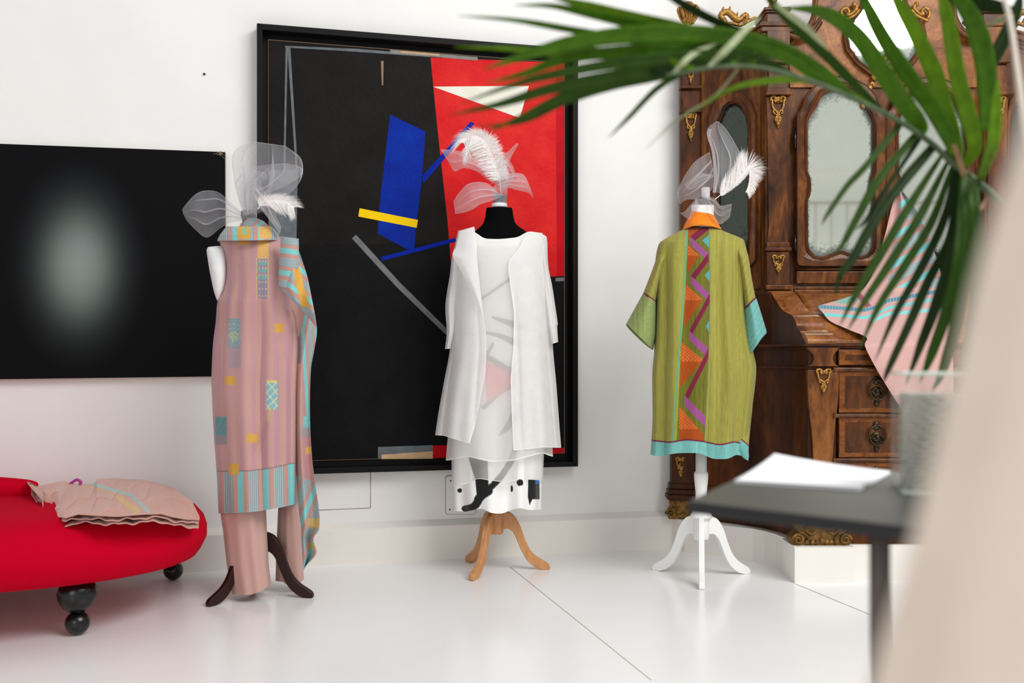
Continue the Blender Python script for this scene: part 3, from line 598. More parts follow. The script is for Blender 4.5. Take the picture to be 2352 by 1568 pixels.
b = MB(); b.tube(spl([P(558, 503, 4.0), P(571, 498, 4.0), P(585, 494, 4.0)], 14), .019, 20); b.tube(spl([P(574, 512, 4.0), P(571, 500, 4.0), P(568, 484, 4.0)], 10), [.03] * 3 + [.026] * 7, 20); b.build('sequin_band', M_sequin, h1)

# ================================================================== second figure: white layers
C2 = (-0.072, 4.486); Y2 = 4.49
mq = thing('dress_form', 'black dress form on pale beech tripod, wearing the white layered dress', 'mannequin', (C2[0], C2[1], 0))
tripod(mq, C2, 5, M_beech, pole_top=0.6, hub_top=0.29, s=1.0)
torso(mq, [(1120, 476, 1174, 476), (1117, 480, 1177, 480), (1114, 500, 1180, 500), (1108, 515, 1186, 515), (1092, 530, 1206, 530), (1074, 546, 1224, 546), (1066, 580, 1238, 580), (1072, 650, 1232, 650), (1074, 720, 1222, 720), (1066, 830, 1236, 830), (1070, 930, 1230, 930), (1130, 950, 1170, 950)], Y2, [.045, .05, .052, .058, .075, .085, .11, .115, .10, .12, .12, .05], M_form_b)
WH = (243, 242, 240)
def dress_col(px, py, fr):
    c = np.ones(px.shape + (3,)) * (np.array(WH) / 255); K = (26, 26, 26); n = noise2(px, py, .5, 3) * 2
    def stroke(pts, w, colr=K):
        nonlocal c
        pts = spl(pts, 24); w_ = np.interp(np.arange(23), np.linspace(0, 22, len(w)), w)
        for i in range(23): c = blend(c, sstep(1.2, -1.2, seg_d(px, py, pts[i], pts[i + 1]) - w_[i] + n * .5), colr)
    stroke([(1060, 716), (1100, 690), (1172, 640)], [2.5, 3]); stroke([(1130, 728), (1165, 740), (1200, 752)], [2, 6, 8]); stroke([(1110, 762), (1150, 772), (1185, 788)], [2, 5, 7])
    stroke([(1116, 818), (1150, 838), (1185, 858)], [6, 6]); stroke([(1112, 935), (1150, 900), (1185, 884)], [5, 4]); stroke([(1108, 830), (1132, 790)], [2, 3])
    c = blend(c, inpoly(px, py, [(1112, 826), (1176, 858), (1172, 890), (1118, 924)]), (232, 96, 104))
    stroke([(1146, 1000), (1166, 980), (1184, 950), (1190, 930)], [1, 7, 9, 9])
    stroke([(1066, 1168), (1090, 1162), (1104, 1140), (1124, 1128)], [7, 8, 10, 8]); c = blend(c, inpoly(px, py, [(1076, 1050), (1120, 1056), (1123, 1135), (1096, 1146), (1092, 1100)]), K)
    stroke([(1118, 1128), (1150, 1095), (1172, 1062), (1182, 1035)], [7, 7, 7, 6])
    c = blend(c, np.hypot((px - 1055), (py - 1126) * .8) < 4, K); c = blend(c, np.hypot(px - 1194, py - 1108) < 7.5 + n * .5, K); c = blend(c, np.hypot((px - 1176) * 3, py - 1122) < 8, K)
    c = blend(c, inpoly(px, py, [(1213, 1100), (1241, 1100), (1241, 1146), (1222, 1146), (1216, 1160), (1212, 1140)]), K); c = blend(c, inpoly(px, py, [(1229, 1100), (1241, 1100), (1241, 1111), (1229, 1111)]), (30, 110, 200))
    c = blend(c, inpoly(px, py, [(1060, 745), (1085, 745), (1085, 762), (1060, 762)]), (170, 160, 156))
    return np.clip(c, 0, 1)
hemw = smooth_fn([1044, 1066, 1109, 1125, 1154, 1176, 1197, 1208, 1242], [1172, 1176, 1166, 1178, 1180, 1170, 1165, 1171, 1170])
dr = thing('dress', 'white layered sleeveless dress with black brush marks and sheer chiffon tiers', 'dress', (C2[0], C2[1], 0.25))
def wf(th, v, px, py):
    k = sstep(.55, 1, v)
    return k * (.10 * np.cos(6 * th + 1.2) + .08 * np.cos(11 * th + .5)) + .02 * np.cos(5 * th + 3 * v)
neck = smooth_fn([1060, 1089, 1110, 1147, 1190, 1213, 1240], [530, 530, 548, 549, 545, 530, 535])
b = MB(); tube2(b, [(1060, 535, 1244, 538), (1052, 575, 1248, 575), (1056, 620, 1244, 620), (1060, 690, 1240, 690), (1058, 760, 1240, 760), (1054, 840, 1244, 840), (1048, 940, 1250, 940), (1044, 1040, 1246, 1040), (1042, 1100, 1243, 1100), (1044, 1172, 1242, 1170)], Y2, [.095, .125, .13, .125, .125, .135, .14, .15, .155, .16], 300, 420, fold=wf, e=.92, hem=hemw, hemw=.14, top=neck, col=dress_col)
b.build('underdress', M_white, dr)
hm2 = smooth_fn([1038, 1060, 1098, 1119, 1162, 1200, 1248], [1116, 1115, 1098, 1102, 1108, 1100, 1103])
b = MB(); tube2(b, [(1054, 560, 1248, 562), (1048, 640, 1248, 640), (1050, 760, 1250, 760), (1044, 900, 1254, 900), (1038, 1040, 1250, 1040), (1038, 1116, 1248, 1103)], Y2, [.125, .14, .137, .152, .166, .178], 200, 200, fold=lambda th, v, px, py: wf(th + .3, v, px, py) * .7 + .03, e=.92, hem=hm2, hemw=.2, edge_mi=1); b.build('chiffon_tier', [M_chiffon, M_hem], dr)
hm1 = smooth_fn([1026, 1074, 1130, 1178, 1248, 1269], [1058, 1048, 1061, 1058, 1039, 1050])
b = MB(); tube2(b, [(1056, 536, 1246, 540), (1046, 600, 1252, 600), (1046, 760, 1254, 760), (1038, 900, 1262, 900), (1026, 1057, 1269, 1050)], Y2, [.10, .142, .145, .166, .20], 200, 200, fold=lambda th, v, px, py: wf(th + .9, v, px, py) * .6 + .03, e=.92, hem=hm1, hemw=.2, top=neck, edge_mi=1); b.build('chiffon_tier', [M_chiffon, M_hem], dr)

jk = thing('jacket', 'open white gauze jacket with one turned lapel, worn over the layered dress', 'jacket', (C2[0], C2[1] - .02, 0.6))
EL = smooth_fn([520, 590, 660, 726, 758, 815, 857, 960, 1020], [1089, 1095, 1103, 1110, 1116, 1117, 1115, 1095, 1078])
ER = smooth_fn([530, 568, 599, 615, 669, 716, 800, 868, 960, 1035], [1213, 1193, 1168, 1167, 1174, 1181, 1179, 1173, 1176, 1181])
jr = [(1052, 530, 1250, 538), (1046, 555, 1256, 548), (1038, 600, 1258, 600), (1034, 660, 1264, 660), (1034, 740, 1268, 740), (1034, 800, 1269, 800), (1020, 880, 1276, 880), (1008, 950, 1281, 950), (1001, 1003, 1287, 1030)]
def jarc(R, v):
    y = (R[:, 1] + R[:, 3]) / 2; c_ = (R[:, 0] + R[:, 2]) / 2; h_ = (R[:, 2] - R[:, 0]) / 2
    aL = np.arccos(np.clip((EL(y) - c_) / h_, -1, 1)); aR = np.arccos(np.clip((ER(y) - c_) / h_, -1, 1))
    return aL, aR + 2 * PI
hj = smooth_fn([1001, 1023, 1076, 1100, 1181, 1248, 1288], [999, 1001, 1018, 1020, 1035, 1027, 1028])
tj = smooth_fn([1054, 1089, 1110, 1195, 1213, 1256], [530, 520, 535, 540, 530, 541])
b = MB(); tube2(b, jr, Y2, [.09, .13, .158, .165, .165, .168, .19, .205, .22], 240, 220, arc=jarc, e=1.0, hem=hj, hemw=.12, top=tj, fold=lambda th, v, px, py: .20 * sstep(.15, .9, v) * (np.abs(np.sin(4 * th + .9 + .7 * v)) ** .6 - .65) + .035 * np.cos(5 * th + 2 * v) + .05 * sstep(.4, 1, v) * np.cos(15 * th + 1), edge_mi=1)
b.build('body', [M_jacket, M_hem], jk)
b = MB(); sheet2(b, [(1056, 531, 1089, 520), (1048, 565, 1094, 560), (1040, 586, 1096, 600), (1058, 622, 1099, 632), (1078, 660, 1103, 664), (1095, 695, 1107, 698), (1110, 728, 1111, 727)], Y2 - .158, 40, 90, bulge=.018, dY=[.07, .03, -.01, -.015, -.015, -.01, 0], edge_mi=1); b.build('lapel', [M_jacket, M_hem], jk)
b = MB(); tube2(b, [(1048, 552, 1066, 552), (1038, 590, 1062, 590), (1033, 632, 1058, 640), (1023, 700, 1050, 700), (1026, 760, 1046, 752), (1022, 801, 1036, 800)], Y2, [.05, .075, .08, .085, .085, .08], 80, 100, edge_mi=1, fold=lambda th, v, px, py: .06 * np.cos(5 * th + 3 * v)); b.build('sleeve', [M_jacket, M_hem], jk)
b = MB(); tube2(b, [(1238, 560, 1254, 560), (1240, 600, 1259, 612), (1244, 650, 1268, 655), (1250, 700, 1275, 700), (1256, 745, 1281, 742), (1258, 750, 1280, 750), (1266, 790, 1282, 785)], Y2, [.05, .075, .08, .085, .085, .085, .08], 80, 100, edge_mi=1, fold=lambda th, v, px, py: .06 * np.cos(5 * th + 3 * v)); b.build('sleeve', [M_jacket, M_hem], jk)

h2 = thing('headpiece', 'white organza headpiece with curled ostrich feather on the black dress form neck', 'headpiece', tuple(P(1146, 477, Y2)))
bc = P(1147, 466, Y2)
b = MB(); b.lathe([(.034, P(0, 476.5, Y2)[2]), (.036, P(0, 472, Y2)[2]), (.034, P(0, 467, Y2)[2])], (bc[0], bc[1]), 28); b.build('base_ring', M_form_w, h2, bevel=.002)
b = MB(); b.lathe([(.030, P(0, 467, Y2)[2]), (.032, P(0, 452, Y2)[2]), (.029, P(0, 447, Y2)[2])], (bc[0] + .003, bc[1]), 32); b.build('sequin_band', M_sequin, h2)
petal(h2, [(1134, 452, 1164, 450), (1128, 436, 1166, 436), (1136, 425, 1164, 420), (1142, 410, 1166, 412)], Y2 - .02, .03, M_orgd, .006)
petal(h2, [(1146, 446, 1162, 446), (1125, 424, 1135, 459), (1100, 418, 1105, 469), (1074, 423, 1085, 481), (1054, 443, 1065, 488), (1042, 462, 1046, 491)], Y2 - .03, .05, M_orgd, .014, dY=[0, -.03, -.05, -.05, -.03, -.02], seed=1)
petal(h2, [(1136, 405, 1150, 446), (1165, 401, 1165, 432), (1185, 397, 1190, 437), (1204, 402, 1212, 442), (1217, 428, 1221, 450), (1225, 454, 1226, 457)], Y2 - .03, .04, M_orgd, .012, dY=[0, -.03, -.04, -.02, 0, 0], seed=2)
petal(h2, [(1152, 362, 1156, 432), (1115, 362, 1122, 414), (1085, 357, 1095, 394), (1060, 348, 1066, 386), (1035, 344, 1044, 393), (1012, 343, 1030, 372)], Y2 + .0, .04, M_orgd, .014, dY=[0, -.02, -.04, -.05, -.03, 0], seed=3)
petal(h2, [(1138, 368, 1160, 410), (1148, 356, 1170, 372), (1166, 348, 1180, 350), (1186, 328, 1191, 331)], Y2 - .04, .02, M_orgd, .008, seed=4)
petal(h2, [(1163, 362, 1146, 395), (1177, 379, 1150, 410), (1183, 402, 1154, 424), (1172, 422, 1157, 434)], Y2 + .03, .03, M_orgd, .008, seed=5)
feather(h2, [(1150, 440), (1147, 405), (1138, 375), (1126, 344), (1112, 322), (1092, 311), (1070, 318), (1064, 328)], Y2 - .05, .085, 1900, .55, sweep=.35)

# ================================================================== third figure: green coat
C3 = (0.82, 4.34); Y3 = 4.34
mq = thing('dress_form', 'white dress form on turned white tripod stand, wearing the green coat', 'mannequin', (C3[0], C3[1], 0))
tripod(mq, C3, -100, M_whitewood, pole_top=0.68, turned=True, hub_top=.262)
torso(mq, [(1590, 470, 1638, 470), (1588, 475, 1640, 475), (1589, 500, 1640, 505), (1578, 525, 1650, 525), (1540, 548, 1690, 548), (1530, 600, 1694, 600), (1534, 700, 1690, 700), (1536, 780, 1684, 780), (1524, 880, 1694, 880), (1530, 960, 1690, 960), (1594, 975, 1624, 975)], Y3, [.04, .045, .05, .06, .08, .10, .10, .09, .11, .11, .03], M_form_w)
GRN = (152, 147, 70); OLV = (104, 104, 38)
SL = lambda y: np.interp(y, [530, 700, 800, 1010], [1581, 1572, 1564, 1555]); TL = lambda y: np.interp(y, [530, 700, 1010], [1577, 1567, 1545]); SR = lambda y: np.interp(y, [520, 620, 703, 850, 1011], [1628, 1630, 1630, 1626, 1618])
hemc = smooth_fn([1496, 1513, 1556, 1607, 1638, 1673, 1692, 1719], [1044, 1048, 1040, 1040, 1054, 1054, 1042, 1052])
seamc = smooth_fn([1498, 1537, 1576, 1614, 1653, 1690, 1719], [1011, 1016, 1009, 1013, 1022, 1013, 1024])
ZZ = [(1627, 519), (1585, 552), (1627, 591), (1587, 643), (1630, 684), (1583, 770), (1627, 811), (1573, 920), (1620, 968)]
def coat_col(px, py, fr):
    st_ = noise2(px, py * .04, .8, 61) * .6 + np.random.default_rng(5).normal(0, .5, 400)[np.clip((px - 1430), 0, 399).astype(int)]
    c = np.ones(px.shape + (3,)) * (np.array(GRN) / 255) * (1 + .07 * st_)[..., None]
    ins = (px > SL(py)) & (px < SR(py)) & fr; c = np.where(ins[..., None], np.array(OLV) / 255 * (1 + .10 * st_)[..., None], c)
    c = blend(c, fr & (np.abs(px - TL(py) - 1) < 2.2), (104, 158, 124)); c = blend(c, fr & (px > TL(py) + 3) & (px < SL(py)), (150, 150, 56))
    c = blend(c, fr & (np.abs(px - SR(py)) < 1.0), (106, 110, 84))
    for tri, mid in (([(1582, 524), (1608, 524), (1590, 540), (1581, 548)], 500), ([(1580, 561), (1606, 587), (1579, 627)], 587), ([(1574, 651), (1614, 688), (1571, 753)], 689), ([(1565, 785), (1614, 826), (1562, 891)], 830), ([(1560, 933), (1618, 1000), (1618, 1030), (1560, 1030)], 985)):
        k = inpoly(px, py, tri) & ins; up = py < mid; grid = (np.mod(px * .9 + py, 8) < 1.2) | (np.mod(px * .9 - py, 8) < 1.2)
        c = blend(c, k & ~up, (162, 74, 24)); c = blend(c, k & up, (184, 82, 32)); c = blend(c, k & up & grid, (210, 122, 66))
    for tri in ([(1630, 538), (1613, 552), (1630, 570)], [(1632, 618), (1618, 632), (1632, 648)], [(1632, 730), (1621, 750), (1632, 768)], [(1630, 905), (1622, 918), (1630, 930)]): c = blend(c, inpoly(px, py, tri) & ins, (84, 156, 160))
    for i in range(8):
        (x0, y0), (x1, y1) = ZZ[i], ZZ[i + 1]; yy = y0 + (px - x0) / (x1 - x0) * (y1 - y0); w = 9 + (py - 520) * .008
        k = ins & (px >= min(x0, x1)) & (px <= max(x0, x1)) & (np.abs(py - yy) < w); c = blend(c, k, (118, 34, 58) if i % 2 == 0 else (146, 78, 130))
    lo = py > seamc(px); c = np.where(lo[..., None], np.array((116, 178, 172)) / 255 * (1 + .05 * st_)[..., None], c); c = blend(c, np.abs(py - seamc(px)) < 1.7, (112, 30, 66))
    return np.clip(c, 0, 1)
ct = thing('coat', 'olive green wool coat with zigzag back panel, orange collar and teal border', 'coat', (C3[0], C3[1], 0.54))
def cf(th, v, px, py):
    return .20 * sstep(.2, .9, v) * (np.abs(np.sin(3.5 * th + .7 + .5 * v)) ** .6 - .7) + .06 * sstep(.1, .5, v) * np.cos(11 * th + 1.9 - v) + .05 * np.exp(-((px - (1668 + (py - 700) * .05)) / 9) ** 2) * sstep(.1, .4, v) - .05 * np.exp(-((px - (1528 - (py - 700) * .02)) / 8) ** 2) * sstep(.15, .5, v) - .10 * np.exp(-((px - 1692) / 5) ** 2) * sstep(.25, .5, v) - .06 * np.exp(-((px - 1612) / 9) ** 2) * sstep(.5, 1, v) + .02 * np.cos(3 * th + 2 * v)
b = MB(); tube2(b, [(1584, 519, 1640, 519), (1562, 530, 1662, 530), (1528, 548, 1700, 546), (1513, 563, 1710, 556), (1506, 610, 1717, 600), (1507, 690, 1714, 700), (1504, 800, 1728, 800), (1499, 859, 1736, 850), (1500, 956, 1727, 937), (1498, 1009, 1719, 1020), (1496, 1044, 1719, 1052)], Y3, [.055, .085, .115, .125, .135, .14, .145, .15, .155, .16, .165], 420, 420, fold=cf, e=.86, hem=hemc, hemw=.1, col=coat_col, smoothrows=True); b.build('body', M_coat, ct)
plain = lambda c0: (lambda px, py, fr: np.ones(px.shape + (3,)) * (np.array(c0) / 255))
b = MB(); tube2(b, [(1589, 485, 1637, 492), (1584, 497, 1644, 504), (1576, 512, 1652, 518), (1569, 527, 1657, 524)], Y3, [.052, .066, .085, .098], 120, 40, col=plain((236, 130, 30)), hem=lambda x: np.interp(x, [1569, 1590, 1612, 1636, 1657], [528, 519, 516.5, 519.5, 526]), hemw=.7); b.build('collar', M_coatcuff, ct, solid=.003)
slc = lambda c0, a_: (lambda px, py, fr: np.clip((np.array(c0) / 255)[None, None] * (1 + .10 * noise2(px + a_ * py, py * .02, 1.0, 66))[..., None], 0, 1))
b = MB(); tube2(b, [(1516, 562, 1560, 566), (1508, 595, 1530, 600), (1496, 628, 1518, 640), (1479, 671, 1507, 691)], Y3, [.05, .10, .10, .095], 80, 90, col=slc(GRN, -.4)); b.build('upper_sleeve', M_coat, ct)
b = MB(); tube2(b, [(1479, 671, 1507, 691), (1477.5, 675, 1507, 695)], Y3, [.099, .099], 80, 6, col=plain((112, 30, 66))); b.build('sleeve_piping', M_coatcuff, ct)
b = MB(); tube2(b, [(1478, 674, 1507, 694), (1460, 706, 1507, 735), (1448, 728, 1506, 770), (1439, 744, 1500, 803)], Y3, [.096, .10, .10, .095], 80, 90, col=slc((142, 156, 96), 0), fold=lambda th, v, px, py: .05 * np.cos(3 * th + 2)); b.build('cuff', M_coatcuff, ct, solid=.002)
b = MB(); tube2(b, [(1672, 552, 1708, 552), (1690, 590, 1719, 590), (1700, 640, 1727, 640), (1709, 707, 1735, 682)], Y3, [.05, .10, .10, .095], 80, 90, col=slc(GRN, .5)); b.build('upper_sleeve', M_coat, ct)
b = MB(); tube2(b, [(1709, 708, 1736, 682), (1709, 712, 1737, 686)], Y3, [.099, .099], 80, 6, col=plain((112, 30, 66))); b.build('sleeve_piping', M_coatcuff, ct)
b = MB(); tube2(b, [(1709, 711, 1737, 685), (1710, 745, 1748, 720), (1711, 780, 1757, 750), (1714, 806, 1760, 764), (1722, 817, 1752, 772)], Y3, [.096, .10, .10, .095, .09], 80, 90, col=slc((112, 172, 168), .6), fold=lambda th, v, px, py: .06 * np.cos(4 * th + 1)); b.build('cuff', M_coatcuff, ct, solid=.002)
def slit_col(px, py, fr):
    lo = py > 999 + (px - 1692) * .9; c = np.where(lo[..., None], np.array((112, 172, 168)) / 255, np.array(GRN) / 255 + 0 * px[..., None]); return blend(c, np.abs(py - 999 - (px - 1692) * .9) < 1.6, (112, 30, 66))
b = MB(); sheet2(b, [(1690, 960, 1722, 960), (1690, 1000, 1719, 1010), (1695, 1032, 1718, 1035), (1708, 1052, 1719, 1058)], Y3 - .09, 30, 60, bulge=.015, dY=[.08, .02, 0, 0], col=slit_col); b.build('side_vent', M_coatcuff, ct, solid=.002)

h3 = thing('headpiece', 'grey organza headpiece with drooping white plume on the green coat figure', 'headpiece', tuple(P(1614, 470, Y3)))
bc = P(1614, 466, Y3)
b = MB(); b.lathe([(.036, P(0, 474, Y3)[2]), (.031, P(0, 462, Y3)[2]), (.030, P(0, 457, Y3)[2])], (bc[0], bc[1]), 30); b.build('sequin_band', M_sequin, h3)
pg = P(1621, 450, Y3); b = MB(); b.lathe([(.018, P(0, 462, Y3)[2]), (.018, P(0, 433, Y3)[2]), (.0165, P(0, 431, Y3)[2])], (pg[0], pg[1]), 24); b.build('neck_peg', M_form_w, h3)
petal(h3, [(1637, 442, 1662, 444), (1641, 405, 1690, 408), (1636, 352, 1706, 370), (1624, 312, 1686, 326), (1627, 293, 1668, 297), (1645, 278.5, 1652, 280)], Y3 - .03, .05, waves=.01)
petal(h3, [(1637, 442, 1644, 442), (1640, 405, 1648, 405), (1634, 345, 1642, 352), (1624, 312, 1632, 316), (1627, 296, 1634, 297)], Y3 - .08, .01, M_orgd, .004, seed=6)
petal(h3, [(1630, 349, 1642, 402), (1600, 368, 1636, 432), (1580, 392, 1620, 447), (1565, 418, 1598, 457), (1555, 442, 1578, 458), (1558, 463, 1563, 468)], Y3 - .05, .05, M_org, .012, seed=1)
petal(h3, [(1632, 400, 1640, 404), (1606, 398, 1622, 418), (1588, 410, 1604, 428), (1572, 424, 1582, 436)], Y3 - .09, .02, M_org, .008, seed=7)
petal(h3, [(1598, 456, 1608, 472), (1582, 474, 1596, 487), (1571, 486, 1584, 504), (1561, 489, 1566, 493)], Y3 - .05, .02, M_org, .006, seed=2)
petal(h3, [(1614, 450, 1634, 468), (1640, 455, 1636, 490), (1655, 472, 1644, 506), (1672, 470, 1655, 515), (1681, 468, 1676, 500)], Y3 - .06, .03, M_org, .01, seed=3)
feather(h3, [(1642, 458), (1662, 442), (1690, 420), (1708, 400), (1718, 388), (1725, 398), (1722, 424), (1715, 442)], Y3 - .07, .088, 1700, .0, side=(1, .22), sweep=.5, prof=(.35, .75, 1, .42, .3))

# ================================================================== red sofa
SC_S, SC_D, SA, SB, EX = -1.07, 0.635, 0.87, 0.595, 2.25
def sofa_ring(sc, z, n=120):
    th = np.linspace(0, 2 * PI, n, endpoint=False); c, s = np.cos(th), np.sin(th)
    x = np.sign(c) * np.abs(c) ** (2 / EX); y = np.sign(s) * np.abs(s) ** (2 / EX)
    ss = SC_S + x * (SA - sc) - np.where(c < 0, 1.2, 0) * np.abs(x); dd = SC_D + y * (SB - sc)
    return np.stack([W0[0] + ss * TX + dd * NX, W0[1] + ss * TY + dd * NY, z + 0 * ss], -1)
ZS = 0.41
sp0 = wall_s(SC_S, SC_D, 0)
sf = thing('sofa', 'red rounded sofa on black ball feet below the glowing black canvas', 'sofa', (sp0[0], sp0[1], 0))
rings = [sofa_ring(i, z) for i, z in ((.58, .190), (.20, .188), (.06, .190), (.035, .200), (.02, .22), (.0, .26), (.0, .30), (.012, .335), (.04, .368), (.08, .392), (.14, .405), (.24, ZS), (.42, ZS + .004), (.58, ZS + .005))]
b = MB(); b.grid(np.array(rings), closed_u=True, caps=True); b.build('seat', M_red_uph, sf)
for (px, py, Y) in ((178, 1458, 3.44), (398, 1331, 4.29)):
    p_ = P(px, py, Y); r1, r2 = .041, .0655
    lg = MB(); lg.sphere((p_[0], p_[1], .075 + r2), r2, 40); lo = lg.build('leg', M_ball, sf)
    lg = MB(); lg.sphere((p_[0], p_[1], r1), r1, 32); lg.build('foot_ball', M_ball, lo)
# back cushion coming in from beyond the picture
cp = spl([P(-330, 1088, 3.9), P(-160, 1108, 3.9), P(-40, 1120, 3.92), P(40, 1124, 3.94), P(74, 1126, 3.95), P(84, 1128, 3.955)], 60)
b = MB(); b.tube(cp, np.interp(np.linspace(0, 1, 60), [0, .5, .75, .88, .95, .99, 1], [.055, .046, .040, .034, .025, .012, .002]), 28); b.build('bolster', M_red_uph, sf)

# folded pink garment on the seat
gm = thing('folded_garment', 'folded dusty pink garment with teal and gold stripes lying on the red sofa', 'garment', tuple(P(270, 1180, 3.6)))
topc = lambda x: np.interp(x, [62, 75, 90, 105, 118, 140, 150, 160, 185, 205, 218, 224, 262, 290, 330, 375, 410, 440, 458], [1103, 1104, 1116, 1112, 1110, 1106, 1105, 1110, 1112, 1111, 1110, 1100, 1098, 1100, 1102, 1112, 1128, 1150, 1186])
botc = lambda x: np.interp(x, [62, 75, 98, 100, 115, 150, 180, 220, 270, 330, 370, 400, 430, 458], [1108, 1124, 1150, 1176, 1184, 1190, 1181, 1184, 1186, 1181, 1180, 1188, 1193, 1194])
def garment_grid(nu, nv, dz=0.0, y0=0.0, x0=63, x1=458):
    x = np.linspace(x0, x1, nu)[None, :] + np.zeros((nv, 1)); v = np.linspace(0, 1, nv)[:, None]
    py = botc(x) + y0 + (topc(x) - botc(x) - y0) * v
    Yf = np.interp(x, [62, 98, 150, 250, 350, 420, 458], [3.86, 3.62, 3.34, 3.31, 3.38, 3.52, 3.64]); Yb = np.interp(x, [62, 98, 150, 300, 400, 458], [3.98, 4.02, 4.12, 4.16, 4.02, 3.68])
    Y = Yf + (Yb - Yf) * v ** 1.1
    w_ = np.clip((1 - v) * v * 5, 0, 1) * np.clip((452 - x) / 90, 0, 1)
    rg = (1 - np.abs(noise2(x, v * 70, .11, 83))) ** 6
    Y = Y - w_ * .04 * rg + w_ * (.045 * noise2(x, v * 60, .07, 81) + .018 * noise2(x, v * 90, .16, 82)) - .05 * np.exp(-((x - 145) / 22) ** 2 - ((v - .62) / .25) ** 2) - .04 * np.exp(-((x - 104) / 12) ** 2 - ((v - .6) / .3) ** 2) + .03 * np.exp(-((x - 124) / 9) ** 2) * w_
    p = P(x, py, Y); p[..., 2] += dz; return p, x, py, v
def garm_col(px, py, v):
    c = np.ones(px.shape + (3,)) * (np.array((206, 152, 136)) / 255); c = c * (1 + .02 * noise2(px, py, .1, 71))[..., None]
    c = blend(c, np.minimum(seg_d(px, py, (206, 1110), (300, 1137)), seg_d(px, py, (300, 1134), (342, 1176))) < 3.5, (150, 184, 178))
    c = gold_patch(c, px, py - (px - 180) * .28, 178, 1109, 262, 1114, (204, 158, 92), 72, .8); k = seg_d(px, py, (272, 1142), (314, 1174)) < 6.5 + 2 * noise2(px, py, .6, 73)
    return np.clip(blend(c, k * .9, (216, 174, 90)), 0, 1)
G, gx, gy, gv = garment_grid(300, 110); b = MB(); b.grid(G, col=garm_col(gx, gy, gv)); b.build('top_layer', M_pinkpat, gm, solid=.002)
for k, (dy, dz_) in enumerate(((5.0, -.006), (9.0, -.011))):
    G, gx, gy, gv = garment_grid(200, 40, dz_, dy + 2 * k, 84 - 12 * k, 456); G[..., 2] += (.0035 * np.sin(gx / 11. + k * 2) + .002 * np.sin(gx / 5.)) * (1 - gv); b = MB(); b.grid(G, col=np.ones(gx.shape + (3,)) * (np.array((206, 156, 144)) / 255)); b.build('under_layer', M_pinkpat, gm, solid=.0015)
b = MB(); b.tube(spl([P(158, 1113, 4.10), P(168, 1106, 4.1), P(177, 1101.5, 4.1), P(186, 1107, 4.1), P(182, 1113, 4.1)], 24), .006, 8, flat=.4); b.build('ribbon', M_purple, gm)

# ================================================================== walnut cabinet
XC = 1.76
def mir(poly):
    return list(poly) + [(2 * XC - x, y) for x, y in reversed(poly)]
def offs(poly, d):
    p = np.asarray(poly, float); a = np.roll(p, 1, 0); c = np.roll(p, -1, 0)
    def nrm(u): 
        n_ = np.stack([u[:, 1], -u[:, 0]], -1); return n_ / (np.linalg.norm(n_, axis=1)[:, None] + 1e-9)
    n_ = nrm(p - a) + nrm(c - p); n_ /= np.linalg.norm(n_, axis=1)[:, None] + 1e-9
    return p + n_ * d
REAR = 5.02
PLINTH = [(.800, REAR), (.845, 4.90), (1.125, 4.68), (1.165, 4.62), (1.195, 4.54), (1.212, 4.44), (1.193, 4.42), (1.193, 4.225), (1.444, 4.225), (1.444, 4.275)]
LOW = [(.790, REAR), (.790, 4.965), (.900, 4.945), (.905, 4.925)] + [tuple(q) for q in spl([(.92, 4.91), (1.00, 4.835), (1.09, 4.745), (1.15, 4.655), (1.195, 4.55), (1.222, 4.43), (1.232, 4.33)], 36)] + [(1.255, 4.30), (1.255, 4.245), (1.375, 4.245), (1.375, 4.27), (1.56, 4.262)]
UP = [(.835, REAR), (.835, 4.975), (.93, 4.955), (.935, 4.935), (1.185, 4.775), (1.193, 4.71), (1.298, 4.71), (1.298, 4.755), (1.334, 4.755)]
b = MB(); b.prism(mir(PLINTH), 0, .150); b.prism(offs(mir(PLINTH), .002), .150, .153); tp = b.build('trim_1', M_base); struct(tp)
cb = thing('cabinet', 'tall carved walnut bureau cabinet with mirrored doors and gilt mounts', 'cabinet', (XC, 4.6, .153))
b = MB(); b.prism(offs(mir(LOW), -.035), .1535, .26); b.build('shadow_gap_fill', M_wood2, cb)  # dark block standing in for the shadow gap between plinth and case
b = MB(); b.prism(mir(LOW), .285, 1.0); b.build('lower_case', M_wood2, cb, bevel=.004)
b = MB()
for d, z0, z1 in ((.030, .250, .275), (.022, .275, .300), (.012, .300, .330)): b.prism(offs(mir(LOW), d), z0, z1)
b.build('base_moulding', M_wood2, cb, bevel=.006, seg=3)
b = MB()
for d, z0, z1 in ((.012, .902, .914), (.018, .990, .998), (.026, .998, 1.012)): b.prism(offs(mir(LOW), d), z0, z1)
b.build('waist_moulding', M_wood2, cb, bevel=.005, seg=3)
b = MB(); b.prism(mir(UP), 1.24, 2.44); b.build('upper_case', M_wood, cb, bevel=.003)
